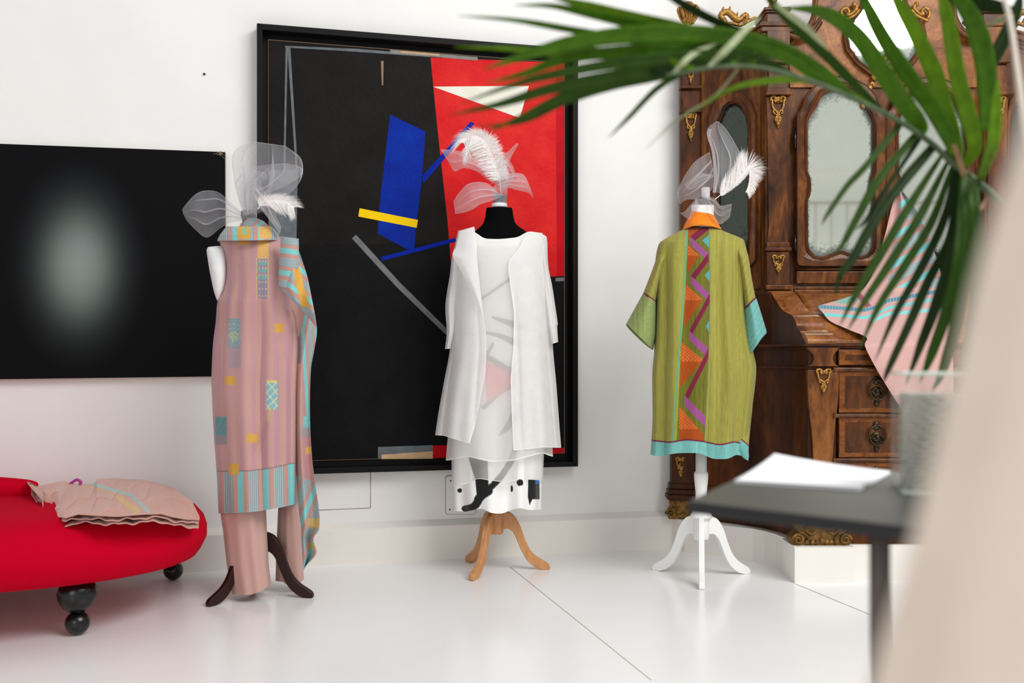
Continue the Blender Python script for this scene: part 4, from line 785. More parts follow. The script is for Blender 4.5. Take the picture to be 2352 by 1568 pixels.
# carcase of the writing slope
cheek = [(4.245, 1.010), (4.250, 1.030), (4.275, 1.052), (4.315, 1.062), (4.345, 1.078), (4.365, 1.110), (4.395, 1.135), (4.44, 1.148), (4.49, 1.162), (4.545, 1.195), (4.60, 1.235), (4.66, 1.262), (4.74, 1.268), (4.74, 1.010)]
for sgn in (-1, 1):
    b = MB(); cc = spl(cheek[:-1], 60); L_ = []; R_ = []
    for yy, zz in cc:
        f = (yy - 4.245) / .43; xo = 1.255 - .066 * min(f, 1); xi = 1.375 - .075 * min(f, 1); L_.append((xo, yy, zz)); R_.append((xi, yy, zz))
    A = np.array([L_, R_]); 
    if sgn > 0: A[..., 0] = 2 * XC - A[..., 0]
    b.grid(np.stack([A[0], A[1]], 1)); Z = A.copy(); Z[..., 2] = 1.0
    b.grid(np.stack([A[0], Z[0]], 1), smooth=False); b.grid(np.stack([A[1], Z[1]], 1), smooth=False); b.grid(np.stack([A[:, 0], Z[:, 0]], 0), smooth=False)
    b.build('slope_cheek', M_wood3, cb)
b = MB(); b.prism([(.93, 4.94), (1.09, 4.745), (1.15, 4.655), (1.195, 4.60), (1.2, 4.80), (1.2, 4.95)], 1.0, 1.255); b.build('shoulder', M_wood2, cb, bevel=.006); b = MB(); b.prism([(2 * XC - x, y) for x, y in reversed([(.93, 4.94), (1.09, 4.745), (1.15, 4.655), (1.195, 4.60), (1.2, 4.80), (1.2, 4.95)])], 1.0, 1.255); b.build('shoulder', M_wood2, cb, bevel=.006)
# side of the slope: fills between cheek and splayed shoulder
for sgn in (-1, 1):
    b = MB(); q = [(1.252, 4.26), (1.228, 4.40), (1.205, 4.52), (1.19, 4.62), (1.188, 4.74), (1.28, 4.74), (1.33, 4.26)]; zt = [1.012, 1.135, 1.175, 1.24, 1.258, 1.258, 1.012]
    if sgn > 0: q = [(2 * XC - x, y) for x, y in q]
    n = len(q); b.add([(x, y, 1.0) for x, y in q] + [(x, y, z - .004) for (x, y), z in zip(q, zt)], [tuple(range(n)), tuple(range(n, 2 * n))] + [(i, (i + 1) % n, n + (i + 1) % n, n + i) for i in range(n)]); b.build('slope_side', M_wood2, cb)
lid = [(4.29, 1.02), (4.32, 1.035), (4.36, 1.075), (4.42, 1.115), (4.50, 1.148), (4.58, 1.20), (4.66, 1.245), (4.74, 1.25)]
lc = spl(lid, 40)
xi = np.linspace(1.33, 2 * XC - 1.33, 30); b = MB(); b.grid(np.stack([np.stack([xi, np.full(30, y), np.full(30, z)], -1) for y, z in lc])); lo_ = b.build('writing_lid', M_wood3, cb, solid=.012)
b = MB(); th = np.linspace(0, 2 * PI, 60, endpoint=False); xx = XC - .195 + .16 * np.cos(th); yy = 4.52 + .09 * np.sin(th); b.tube(np.stack([xx, yy, np.interp(yy, lc[:, 0], lc[:, 1]) + .006], -1), .006, 8, closed=True)
xx = 2 * XC - xx; b.tube(np.stack([xx, yy, np.interp(yy, lc[:, 0], lc[:, 1]) + .006], -1), .006, 8, closed=True); b.build('oval_moulding', M_wood3, lo_)
b = MB(); b.box((XC, 4.30, 1.016), (2 * (XC - 1.37), .05, .008)); b.build('slope_ledge', M_wood3, cb, bevel=.003)
# shaped lower pilasters with gilt mounts
def ornament(b, cx_, z0, z1, y, w, kind=0, rx=0.0):
    """pierced foliage mount: leaf cluster, paired scrolls, pendant"""
    h = z1 - z0; r = .0042 * (h / .14 + .3); X = lambda u: cx_ + u * w; Zf = lambda t_: z1 - t_ * h
    pt = lambda u, t_, d=.004: np.array([X(u), y - d + rx * u, Zf(t_)])
    for s_ in (-1, 1):
        b.tube(spl([pt(0, .12), pt(.28 * s_, .02), pt(.5 * s_, .04), pt(.52 * s_, .14), pt(.36 * s_, .13)], 20), np.linspace(1.3 * r, .8 * r, 20), 7)
        b.tube(spl([pt(.46 * s_, .10), pt(.42 * s_, .26), pt(.36 * s_, .38), pt(.12 * s_, .48), pt(.06 * s_, .56), pt(.16 * s_, .60)], 24), np.linspace(1.1 * r, .7 * r, 24), 7)
        b.tube(spl([pt(.05 * s_, .50), pt(.3 * s_, .44), pt(.34 * s_, .52), pt(.2 * s_, .55)], 14), .8 * r, 7)
        b.tube(spl([pt(0, .62), pt(.17 * s_, .68), pt(.15 * s_, .78), pt(.02 * s_, .84)], 14), r, 7)
        for t_ in (.08, .16): b.sphere(pt(.2 * s_, t_, .006), (r * 1.7, r * 1.2, r * 1.4), 8)
        for t_ in (.70, .77): b.sphere(pt(.09 * s_, t_, .007), r * 1.3, 8)
    b.tube(spl([pt(0, .04), pt(0, .14), pt(0, .22)], 10), np.linspace(2 * r, .6 * r, 10), 8)
    if kind: b.tube(spl([pt(.0, .3), pt(-.2, .4), pt(.2, .55), pt(-.15, .68), pt(.0, .8)], 30), r, 7)
    b.tube(spl([pt(0, .46), pt(.02, .6), pt(-.02, .75), pt(0, .88), pt(0, 1.0)], 20), np.linspace(r, .4 * r, 20), 7); b.sphere(pt(0, .85, .006), (r * 1.9, r * 1.4, r * 2), 8)
for sgn in (-1, 1):
    c_ = XC + sgn * (XC - 1.315); b = MB()
    wv = spl([(.060, .335), (.044, .37), (.040, .45), (.042, .55), (.050, .66), (.062, .76), (.066, .86), (.064, .90)], 40); th_ = np.concatenate([wv * [[-1, 1]], wv[::-1]]);
    b.extrude([(c_ + x, 4.232, z) for x, z in th_], (0, .03, 0))
    nk = spl([(.066, .915), (.050, .925), (.040, .945), (.044, .965), (.062, .985), (.068, .992)], 30); b.extrude([(c_ + x, 4.228, z) for x, z in np.concatenate([nk * [[-1, 1]], nk[::-1]])], (0, .03, 0))
    pl = b.build('lower_pilaster', M_wood, cb, bevel=.003); b = MB(); ornament(b, c_, P(0, 905, 4.22)[2], P(0, 847, 4.22)[2], 4.228, .056); b.build('gilt_mount', M_gilt, pl)
# drawers
def handle(parent, x, z, y):
    b = MB(); r = .0045
    b.sphere((x, y - .002, z + .045), (.016, .008, .02), 12); b.sphere((x, y - .002, z - .005), (.024, .007, .024), 12); b.sphere((x, y - .004, z - .05), (.012, .01, .018), 12)
    for s_ in (-1, 1):
        b.tube(spl([(x, y - .008, z + .05), (x + .030 * s_, y - .012, z + .03), (x + .034 * s_, y - .016, z), (x + .02 * s_, y - .02, z - .03), (x, y - .02, z - .04)], 20), r, 8)
        b.tube(spl([(x + .01 * s_, y - .006, z + .01), (x + .03 * s_, y - .008, z - .015), (x + .012 * s_, y - .008, z - .03)], 12), r * .8, 8)
    b.sphere((x, y - .014, z), .011, 12); b.build('handle', M_bronze, parent)
X0, X1 = 1.383, 2 * XC - 1.383
for z0, z1, hd in ((.918, .986, False), (.716, .896, True), (.527, .700, True), (.338, .510, True)):
    b = MB(); n = 30; x = np.linspace(X0, X1, n); y = 4.238 - .009 * np.cos((x - XC) / (X1 - XC) * PI * 1.5); 
    G = [np.stack([x, y + .03, 0 * x + z0], -1), np.stack([x, y + .002, 0 * x + z0], -1), np.stack([x, y, 0 * x + z0 + .003], -1), np.stack([x, y, 0 * x + z1 - .003], -1), np.stack([x, y + .002, 0 * x + z1], -1), np.stack([x, y + .03, 0 * x + z1], -1)]
    b.grid(np.array(G), smooth=False); xs = [x[0], x[-1]]
    b.add([(X0, y[0] + .03, z0), (X0, y[0], z0), (X0, y[0], z1), (X0, y[0] + .03, z1)], [(0, 1, 2, 3)]); b.add([(X1, y[0] + .03, z0), (X1, y[0], z0), (X1, y[0], z1), (X1, y[0] + .03, z1)], [(3, 2, 1, 0)])
    d = b.build('drawer', M_wood, cb); yf = lambda q: float(np.interp(q, x, y))
    b = MB(); w = .022
    for za, zb in ((z0 + .004, z0 + w), (z1 - w, z1 - .004)): b.grid(np.array([np.stack([x, y - .0012, 0 * x + za], -1), np.stack([x, y - .0012, 0 * x + zb], -1)]))
    for xa, xb in ((X0 + .003, X0 + w + .004), (X1 - w - .004, X1 - .003)): b.add([(xa, yf(xa) - .0015, z0 + .004), (xb, yf(xb) - .0015, z0 + .004), (xb, yf(xb) - .0015, z1 - .004), (xa, yf(xa) - .0015, z1 - .004)], [(0, 1, 2, 3)])
    b.build('crossbanding', M_band, d)
    if hd:
        for q in (1.545, 2 * XC - 1.545): handle(d, q, (z0 + z1) / 2 + .005, yf(q))
for z in (.902, .706, .518):
    b = MB(); x = np.linspace(X0 - .025, X1 + .025, 40); y = 4.234 - .009 * np.cos((x - XC) / (X1 - XC) * PI * 1.5); b.tube(np.stack([x, y, 0 * x + z], -1), .010, 10); b.build('drawer_rail', M_wood, cb)
# gilded carved feet
for (fx, fy, fw, rot) in ((1.318, 4.262, .25, 0), (2 * XC - 1.318, 4.262, .25, 0), (.846, 4.955, .15, -.1), (2 * XC - .846, 4.955, .15, .1)):
    b = MB(); n = 30; o = spl([(.46, 0), (.50, .012), (.50, .03), (.44, .045), (.38, .06), (.40, .075), (.45, .088), (.46, .097)], n); cr, sr = math.cos(rot), math.sin(rot)
    def fp(u, v_, z): x_, y_ = u * fw, v_; return np.array([fx + x_ * cr - y_ * sr, fy + x_ * sr + y_ * cr, .153 + z])
    b.extrude([fp(-u, 0, z) for u, z in o] + [fp(u, 0, z) for u, z in o[::-1]], tuple(fp(0, .09, 0) - fp(0, 0, 0)))
    for s_ in (-1, 1):
        th = np.linspace(0, 3.2 * PI, 40); rr = np.linspace(.024, .004, 40); b.tube([fp(s_ * (.40 - 0 * a) + s_ * r_ * math.cos(a) / fw, -.006, .026 + r_ * math.sin(a)) for a, r_ in zip(th, rr)], np.linspace(.0075, .005, 40), 8)
        b.tube([fp(s_ * q, -.006, z) for q, z in spl([(.05, .085), (.15, .09), (.28, .075), (.2, .05), (.1, .06)], 24)], .005, 8)
        b.tube([fp(s_ * q, -.006, z) for q, z in spl([(.44, .09), (.38, .06), (.3, .05), (.22, .03), (.28, .015)], 24)], .005, 8)
        for q in (.08, .16, .25): b.sphere(fp(s_ * q, -.004, .014), (.012, .008, .010), 10)
    b.sphere(fp(0, -.004, .02), (.014, .01, .014), 12)
    for q in np.linspace(-.4, .4, 15): b.sphere(fp(q, -.002, .092), .0055, 8)
    b.build('gilded_foot', M_giltold, cb)
# upper pilasters
YU = 4.71
zz = lambda y, Y=4.70: CZ + (HY - y) / F * Y
for sgn in (-1, 1):
    X_ = lambda x: x if sgn < 0 else 2 * XC - x; c_ = X_(1.245)
    b = MB(); b.box((c_, 4.70, (zz(655) + zz(578)) / 2), (.104, .03, zz(578) - zz(655))); b.box((c_, 4.695, zz(573)), (.122, .04, .016)); b.box((c_, 4.698, zz(563)), (.108, .034, .022))
    b.extrude([(c_ + x, 4.694, z) for x, z in [(-.05, zz(560)), (-.04, zz(520)), (-.047, zz(300)), (-.052, zz(222)), (.052, zz(222)), (.047, zz(300)), (.04, zz(520)), (.05, zz(560))]], (0, .03, 0))
    b.box((c_, 4.69, zz(218)), (.12, .05, .014)); b.box((c_, 4.695, zz(210)), (.108, .04, .022)); b.extrude([(c_ + x, 4.692, z) for x, z in [(-.052, zz(204)), (-.042, zz(190)), (-.042, zz(165)), (-.054, zz(150)), (.054, zz(150)), (.042, zz(165)), (.042, zz(190)), (.052, zz(204))]], (0, .03, 0)); b.box((c_, 4.695, zz(110)), (.108, .04, zz(75) - zz(148)))
    b.box((c_, 4.69, zz(661)), (.128, .06, .022)); pl = b.build('upper_pilaster', M_wood, cb, bevel=.003)
    b = MB(); ornament(b, c_, zz(296), zz(222), 4.690, .062); b.build('gilt_mount', M_gilt, pl)
    b = MB(); ornament(b, c_, zz(631), zz(587), 4.684, .052, 1); b.build('gilt_mount', M_gilt, pl)
    # rear corner pilaster
    z5 = lambda y: zz(y, 4.96); c_ = X_(.884); b = MB(); b.box((c_, 4.965, (z5(650) + z5(262)) / 2), (.092, .02, z5(262) - z5(650))); b.box((c_, 4.955, z5(257)), (.11, .05, .016)); b.box((c_, 4.96, z5(202)), (.108, .05, .016))
    b.extrude([(c_ + x, 4.955, z) for x, z in spl([(-.05, z5(252)), (-.038, z5(238)), (-.046, z5(222)), (-.05, z5(208))], 14).tolist() + spl([(.05, z5(208)), (.046, z5(222)), (.038, z5(238)), (.05, z5(252))], 14).tolist()], (0, .03, 0)); b.box((c_, 4.965, z5(150)), (.09, .02, z5(100) - z5(198)))
    pl = b.build('corner_pilaster', M_wood2, cb, bevel=.003)
    b = MB(); ornament(b, c_ - .01 * -sgn * 0, z5(326), z5(260), 4.953, .05); b.build('gilt_mount', M_gilt, pl); b = MB(); ornament(b, c_, z5(196), z5(160), 4.953, .03); b.build('gilt_mount', M_gilt, pl)
    b = MB(); ornament(b, X_(.836), P(0, 1098, 4.95)[2], P(0, 1050, 4.95)[2], 4.962, .045, 1); b.build('gilt_mount', M_gilt, cb)
# plinth course and cornice of the upper part
b = MB()
for d, z0, z1 in ((.03, 1.255, 1.272), (.016, 1.272, 1.29)): b.prism(offs(mir(UP), d), z0, z1)
b.build('shelf_moulding', M_wood, cb, bevel=.005, seg=3)
LW = [(.835, REAR), (.835, 4.975), (.93, 4.955), (.935, 4.935), (1.185, 4.775), (1.193, 4.71), (1.298, 4.71), (1.298, 4.9)]
for sgn in (-1, 1):
    for nm, pl_, zs in (('cornice', LW + [(1.298, REAR)], ((.004, 2.43, 2.45), (.016, 2.45, 2.463), (.028, 2.463, 2.475), (.044, 2.475, 2.50), (.054, 2.50, 2.512), (.03, 2.512, 2.525))), ('pedestal', [(1.20, 4.90), (1.20, 4.72), (1.30, 4.72), (1.30, 4.90)], ((.0, 2.52, 2.575), (.012, 2.575, 2.585), (.02, 2.585, 2.60)))):
        b = MB()
        for d, z0, z1 in zs:
            q = offs(pl_, d)
            if sgn > 0: q = np.array([(2 * XC - x, y) for x, y in q])[::-1]
            b.prism(q, z0, z1)
        b.build(nm, M_wood, cb, bevel=.004, seg=2)
# crest panel
def pxz(pts, Y): return [(lambda p_: (p_[0], p_[2]))(P(x, y, Y)) for x, y in pts]
half = [(1815, 200), (1815, 95), (1832, 78), (1850, 72), (1868, 40), (1872, 0), (1880, -40), (1910, -70), (1950, -95), (1990, -105)]
hp = pxz(half, 4.74); hp = [(min(x, XC), z) for x, z in hp]; full = spl(hp, 60).tolist(); full = full + [(2 * XC - x, z) for x, z in reversed(full)]
b = MB(); b.extrude([(x, 4.742, z) for x, z in full], (0, .03, 0)); b.build('crest_panel', M_wood3, cb)
for sgn in (-1, 1):
    b = MB(); a = np.array([(x, 4.735, z) for x, z in spl(hp[1:], 60)]); 
    if sgn > 0: a[:, 0] = 2 * XC - a[:, 0]
    b.tube(a, .014, 10); b.tube(a + np.array([0, -.01, -.016]), .008, 8); b.build('crest_moulding', M_wood, cb)
    ar = P([1808, 1830, 1850, 1870, 1885], [78, 86, 84, 72, 50], 4.70)
    if sgn > 0: ar[:, 0] = 2 * XC - ar[:, 0]
    b = MB(); b.tube(spl(ar, 24), .012, 10); b.tube(spl(ar, 24) + np.array([0, .004, .02]), .009, 8); b.build('brow_moulding', M_wood, cb)
    b = MB(); q = [(1937, 45), (1932, 28), (1942, 18), (1950, 26), (1946, 34), (1958, 30), (1968, 18), (1962, 10)]; a = P(*np.array(q, float).T, 4.72); a2 = P(*np.array([(1935, 48), (1950, 42), (1964, 34), (1974, 22)], float).T, 4.72)
    if sgn > 0: a[:, 0] = 2 * XC - a[:, 0]; a2[:, 0] = 2 * XC - a2[:, 0]
    b.tube(spl(a, 40), .008, 8); b.tube(spl(a2, 20), .007, 8); b.sphere(a[-1], .012, 10); b.build('gilt_scroll', M_gilt, cb)
    # finials, acanthus
    fc = P(1580, 60, 4.93); fxx = fc[0] if sgn < 0 else 2 * XC - fc[0]; zt = 2.525; b = MB(); b.lathe([(.038, zt), (.036, zt + .012), (.024, zt + .03), (.014, zt + .045), (.014, zt + .055), (.026, zt + .075), (.034, zt + .10), (.040, zt + .125), (.034, zt + .15), (.02, zt + .17)], (fxx, 4.92), 20)
    for k in range(8): 
        a_ = k * PI / 4; b.tube(spl([(fxx + .02 * math.cos(a_), 4.92 + .02 * math.sin(a_), zt + .065), (fxx + .040 * math.cos(a_), 4.92 + .04 * math.sin(a_), zt + .10), (fxx + .05 * math.cos(a_), 4.92 + .05 * math.sin(a_), zt + .135), (fxx + .038 * math.cos(a_), 4.92 + .038 * math.sin(a_), zt + .145)], 12), np.linspace(.006, .009, 12), 7)
    b.build('gilt_finial', M_gilt, cb)
    fxx = 1.25 if sgn < 0 else 2 * XC - 1.25; b = MB(); b.lathe([(.04, 2.60), (.036, 2.612), (.024, 2.63), (.016, 2.65), (.03, 2.68), (.036, 2.71), (.02, 2.74)], (fxx, 4.80), 20); b.build('gilt_finial', M_gilt, cb)
    b = MB(); Ya = 4.86
    def ap(q): 
        a = P(*np.array(q, float).T, Ya)
        if sgn > 0: a[:, 0] = 2 * XC - a[:, 0]
        return spl(a, 30)
    b.tube(ap([(1666, 60), (1664, 48), (1655, 38), (1660, 30), (1672, 28), (1682, 36), (1690, 44), (1700, 46), (1706, 38), (1714, 34), (1716, 44), (1708, 56)]), np.concatenate([np.linspace(.012, .018, 15), np.linspace(.016, .010, 15)]), 9)
    for q in ([(1662, 32), (1660, 22), (1663, 15)], [(1674, 30), (1676, 20), (1678, 14)], [(1683, 36), (1692, 34), (1695, 27)], [(1708, 38), (1712, 32), (1713, 28)], [(1662, 40), (1656, 36), (1656, 32)]): b.tube(ap(q), np.linspace(.011, .002, 30), 8)
    b.tube(ap([(1640, 66), (1660, 60), (1680, 54), (1700, 58), (1720, 48), (1734, 42), (1738, 48)]), .009, 8)
    b.build('gilt_acanthus', M_gilt, cb)
def ring_pts(poly, ctr, n):
    p = np.asarray(poly, float); th = np.linspace(0, 2 * PI, n, endpoint=False); out = []
    for a in th:
        d = np.array([math.cos(a), math.sin(a)]); best = None
        for i in range(len(p)):
            q0 = p[i - 1] - ctr; e = p[i] - p[i - 1]; den = d[0] * e[1] - d[1] * e[0]
            if abs(den) < 1e-12: continue
            tt = (q0[0] * e[1] - q0[1] * e[0]) / den; ss = (q0[0] * d[1] - q0[1] * d[0]) / den
            if tt > 0 and -1e-6 <= ss <= 1 + 1e-6 and (best is None or tt > best): best = tt
        out.append(ctr + d * (best or 0))
    return np.array(out)
def mirror_mesh(b, ring, ctr, Yf, place):
    n = len(ring); loops = [(1.0, 1.0), (.93, .75), (.84, .35), (.7, .08), (.4, 0.0), (.0004, 0.0)]
    G = np.array([[place(ctr + (q - ctr) * k) for q in ring] for k, _ in loops]); c = np.array([[(a,) * 3] * n for _, a in loops])
    b.grid(G, closed_u=True, smooth=False, col=c)
def mirror_frame(parent, name, outer, inner, n, place, depth=.02, m=None, mm=None, bead=.006):
    ctr = np.mean(inner, 0); ro = ring_pts(outer, ctr, n); ri = ring_pts(inner, ctr, n)
    b = MB(); pl = lambda r, d: np.array([place(q, d) for q in r]); md = lambda k: ro + (ri - ro) * k
    b.grid(np.array([pl(ro, 0), pl(ro, depth), pl(md(.12), depth * 1.1), pl(md(.5), depth * 1.25), pl(md(.9), depth * .9), pl(ri, depth * .3), pl(ri, 0)]), closed_u=True, smooth=False)
    o = b.build(name, m or M_wood, parent)
    b = MB(); b.tube(pl(ri, depth * .8), bead, 8, closed=True); b.tube(pl(md(.86), depth * 1.0), bead * .7, 8, closed=True); b.tube(pl(md(.02), depth * .9), bead * .8, 8, closed=True); b.build('moulding', M_wood2, o)
    b = MB(); mirror_mesh(b, ri, ctr, 0, lambda q: place(q, depth * .25)); b.build('mirror_glass', mm or M_mirror, o)
    return o
YD = 4.735
dm = [(1850, 300), (1850, 282), (1858, 264), (1872, 244), (1880, 222), (1900, 210), (1928, 202), (1956, 210), (1976, 222), (1984, 244), (1996, 264), (2004, 282), (2004, 396), (1999, 410), (1997, 430), (1999, 448), (2004, 462), (2004, 562), (2000, 576), (1988, 588), (1970, 592), (1952, 586), (1928, 577), (1906, 586), (1888, 593), (1868, 590), (1856, 578), (1851, 566), (1850, 462), (1856, 448), (1858, 430), (1856, 410), (1850, 396)]
do = [(1828, 611), (1828, 265), (1840, 250), (1848, 224), (1868, 200), (1900, 184), (1928, 178), (1956, 184), (1988, 200), (2008, 224), (2016, 250), (2030, 265), (2030, 611)]
dmw, dow = np.array(pxz(dm, YD)), np.array(pxz(do, YD))
dow[:, 0] = np.minimum(dow[:, 0], XC - .002)
for sgn in (-1, 1):
    pl = (lambda q, d: (q[0], YD - d, q[1])) if sgn < 0 else (lambda q, d: (2 * XC - q[0], YD - d, q[1]))
    d_ = mirror_frame(cb, 'mirrored_door', dow, dmw, 200, pl, .024, M_wood)
    X_ = lambda x: x if sgn < 0 else 2 * XC - x
    for y in (320, 560):
        b = MB(); a = P(1826, y, 4.72); b.tube([(X_(a[0]), 4.718, a[2] - .045), (X_(a[0]), 4.718, a[2] + .045)], .006, 10); b.build('hinge', M_ball, d_)
    z0, z1 = zz(650), zz(622); xa, xb = P(1830, 0, 4.72)[0], XC - .006; b = MB(); b.box((X_((xa + xb) / 2), 4.735, (z0 + z1) / 2), (xb - xa, .03, z1 - z0)); q = b.build('small_drawer', M_wood, cb, bevel=.003)
    b = MB(); b.sphere((X_((xa + xb) / 2), 4.718, (z0 + z1) / 2), (.008, .006, .012), 10); b.build('keyhole', M_bronze, q)
    b = MB(); b.tube([(X_(xa), 4.728, zz(617)), (X_(xb), 4.728, zz(617))], .007, 8); b.build('door_rail', M_wood2, cb)
    # splayed side with dark arched mirror
    A_ = np.array([.935, 4.935]); B_ = np.array([1.185, 4.775]); u_ = (B_ - A_) / np.linalg.norm(B_ - A_); n_ = np.array([u_[1], -u_[0]])
    def wing(px, py):
        dx = (px - CX) / F; s_ = (A_[0] - dx * A_[1]) / (dx * u_[1] - u_[0]); Y = A_[1] + s_ * u_[1]; return (s_, CZ + (HY - py) / F * Y)
    def wpl(q, d): 
        p2 = A_ + u_ * q[0] + n_ * d; return (X_(p2[0]), p2[1], q[1])
    wo = np.array([wing(*q) for q in [(1630, 612), (1630, 270), (1640, 240), (1655, 220), (1680, 210), (1706, 216), (1724, 232), (1733, 255), (1738, 262), (1738, 612)]]); wi = np.array([wing(*q) for q in [(1652, 600), (1652, 285), (1660, 268), (1664, 252), (1676, 240), (1692, 236), (1706, 244), (1712, 256), (1716, 264), (1722, 282), (1722, 600)]])
    mirror_frame(cb, 'side_panel', wo, wi, 140, wpl, .016, M_wood, M_mirrord, .005)
cm = [(1948, 62), (1962, 44), (1984, 14), (1990, -30), (2010, -60), (2033, -66)]; cmb = [(1944, 84), (1950, 112), (1972, 142), (2000, 162), (2033, 170)]
cmw = np.array([(min(x, XC), z) for x, z in pxz(cmb[::-1] + cm, 4.735)]); cmw = np.vstack([cmw, np.stack([2 * XC - cmw[::-1, 0], cmw[::-1, 1]], -1)])
cc_ = cmw.mean(0); cow = cc_ + (cmw - cc_) * 1.09
mirror_frame(cb, 'crest_mirror', cow, cmw, 160, lambda q, d: (q[0], 4.740 - d, q[1]), .014, M_wood, None, .005)
b = MB(); 
for k in range(9):
    f = k / 8.; x_ = XC - .05 + .10 * f; b.sphere((XC - .10 + .2 * f, 4.722, zz(240) + .22 * (1 - abs(2 * f - 1)) ** .7), (.018, .009, .016), 10); b.tube(spl([(XC - .10 + .2 * f, 4.72, zz(238) + .22 * (1 - abs(2 * f - 1)) ** .7), (XC - .09 + .2 * f, 4.716, zz(230) + .23 * (1 - abs(2 * f - 1)) ** .7), (XC - .075 + .2 * f, 4.72, zz(240) + .23 * (1 - abs(2 * f - 1)) ** .7)], 12), .006, 7)
b.build('gilt_foliage', M_gilt, cb)

# pink cloth thrown over the cabinet
def scarf_col(px, py, fr):
    c = np.ones(px.shape + (3,)) * (np.array((202, 158, 150)) / 255)
    up = py < 660; s_ = bands(py * .9 + px * .5, 0); c = np.where((up & (px > np.interp(py, [437, 660], [2068, 2040])))[..., None], s_, c)
    low = (py > 660) & (py < 790)
    tl_ = np.interp(px, [1880, 1940, 1985, 2010, 2040, 2180], [704, 708, 712, 706, 690, 664]); c = blend(c, low & (np.abs(py - tl_) < 4), (44, 120, 146)); c = blend(c, low & (np.abs(py - tl_) < 4) & (np.mod(px, 7) < 2), (120, 180, 190))
    t2 = tl_ + 17; c = blend(c, low & (np.abs(py - t2) < 3.5), (112, 200, 200)); t3 = tl_ + np.interp(px, [1990, 2180], [26, 44]); c = blend(c, low & (px > 2000) & (np.abs(py - t3) < 4), (130, 204, 204))
    c = blend(c, inpoly(px, py, [(1960, 672), (1972, 668), (2002, 702), (1988, 706)]), (156, 60, 84)); c = blend(c, inpoly(px, py, [(1900, 690), (1960, 672), (1975, 690), (1940, 698)]), (124, 178, 164))
    return np.clip(c, 0, 1)
b = MB(); sheet2(b, [(2060, 438, 2074, 440), (2050, 468, 2100, 475), (2035, 530, 2128, 530), (2018, 592, 2150, 590), (1996, 645, 2165, 640), (1965, 675, 2175, 664), (1890, 699, 2179, 686), (1879, 704, 2180, 690), (1890, 718, 2181, 704), (1908, 738, 2182, 720), (1950, 757, 2183, 745), (1990, 775, 2184, 768), (1987, 795, 2186, 792), (2012, 845, 2190, 850), (2045, 900, 2190, 905), (2075, 946, 2190, 950)], 4.6, 130, 340, dY=[.08, .07, .06, .05, .03, .0, -.09, -.11, -.17, -.22, -.28, -.345, -.385, -.40, -.40, -.40],
    wave=lambda u, v: .018 * np.sin(10 * u + 4 * v) * (1 - np.clip(1 - np.abs(v - .6) / .34, 0, 1) ** .3), col=scarf_col)
o = b.build('throw', M_pinkpat, None, P(2080, 700, 4.5)); tag(o, 'pink, teal and burgundy patterned cloth thrown over the cabinet slope', 'cloth')

# ================================================================== table, papers, box
ZT = 0.75
tb = thing('side_table', 'small dark charcoal table holding a sheaf of white paper', 'table', (.62, 1.5, 0))
def tp_(px, py, z=ZT): Y = F * (CZ - z) / (py - HY); return P(px, py, Y)
c0 = tp_(1580, 1150); cL = tp_(1772, 1060); cN = tp_(2035, 1203); ex = cN - c0; ex = ex / np.linalg.norm(ex); cN2 = c0 + ex * .62; cF2 = cN2 + (cL - c0)
b = MB(); b.extrude([q + np.array([0, 0, -.017]) for q in (c0, cN2, cF2, cL)], (0, 0, .017), [1, 0, 1, 1, 1, 1]); b.build('tabletop', [M_table, M_tableedge], tb, bevel=.002)
e2 = (cL - c0) / np.linalg.norm(cL - c0)
for f, g in ((.272, .03), (.59, .05), (.59, np.linalg.norm(cL - c0) - .05)):
    q = c0 + ex * f + e2 * g; b = MB(); b.lathe([(.008, 0), (.011, .35), (.0125, ZT - .016)], (q[0], q[1]), 20); b.build('leg', M_legmetal, tb)
pz = ZT + .0015
q = [tp_(1686, 1108, pz), tp_(1975, 1126, pz), tp_(2046, 1087, pz), tp_(1778, 1059, pz)]
n = 24; b = MB(); u = np.linspace(0, 1, n)[None, :, None]; v = np.linspace(0, 1, n)[:, None, None]
G = (q[0] * (1 - u) + q[1] * u) * (1 - v) + (q[3] * (1 - u) + q[2] * u) * v; G[..., 2] += .012 * (np.sin(PI * (u[..., 0] * .9 + .05)) ** 2 * 0 + (v[..., 0] ** 2) * (1 - u[..., 0]) ** 2)
pp = thing('paper_sheaf', 'loose white paper sheets lying on the dark charcoal table', 'paper', tuple(np.mean(q, 0)))
b.grid(G + np.array([0, 0, .004])); b.build('top_sheet', M_paper, pp, solid=.0006)
b = MB(); G2 = G.copy(); G2[..., 2] = ZT + .0015 + (G[..., 2] - pz) * .5; b.grid(G2); b.build('lower_sheet', M_paper, pp, solid=.0015)
bx = thing('display_box', 'clear acrylic box with grey woven basket inside, standing on the charcoal table', 'box', tuple(tp_(2110, 1130)))
a0 = tp_(2076, 1137); hh = .177; w_, d_ = .10, .11
A0 = a0[:2]; dd_ = (P(2047, 900, a0[1] + .11)[:2] - A0); dd_ /= np.linalg.norm(dd_); ww_ = np.array([dd_[1], -dd_[0]]); ra = math.atan2(ww_[1], ww_[0])
b = MB()
for (x, y, sx, sy) in ((w_ / 2, 0, w_, .003), (w_ / 2, d_, w_, .003), (0, d_ / 2, .003, d_), (w_, d_ / 2, .003, d_)):
    q = A0 + ww_ * x + dd_ * y; b.box((q[0], q[1], ZT + hh / 2 + .001), (sx, sy, hh), rz=ra)
q = A0 + ww_ * w_ / 2 + dd_ * d_ / 2; b.box((q[0], q[1], ZT + .003), (w_, d_, .004), rz=ra); b.build('acrylic_wall', M_acrylic, bx)
b = MB()
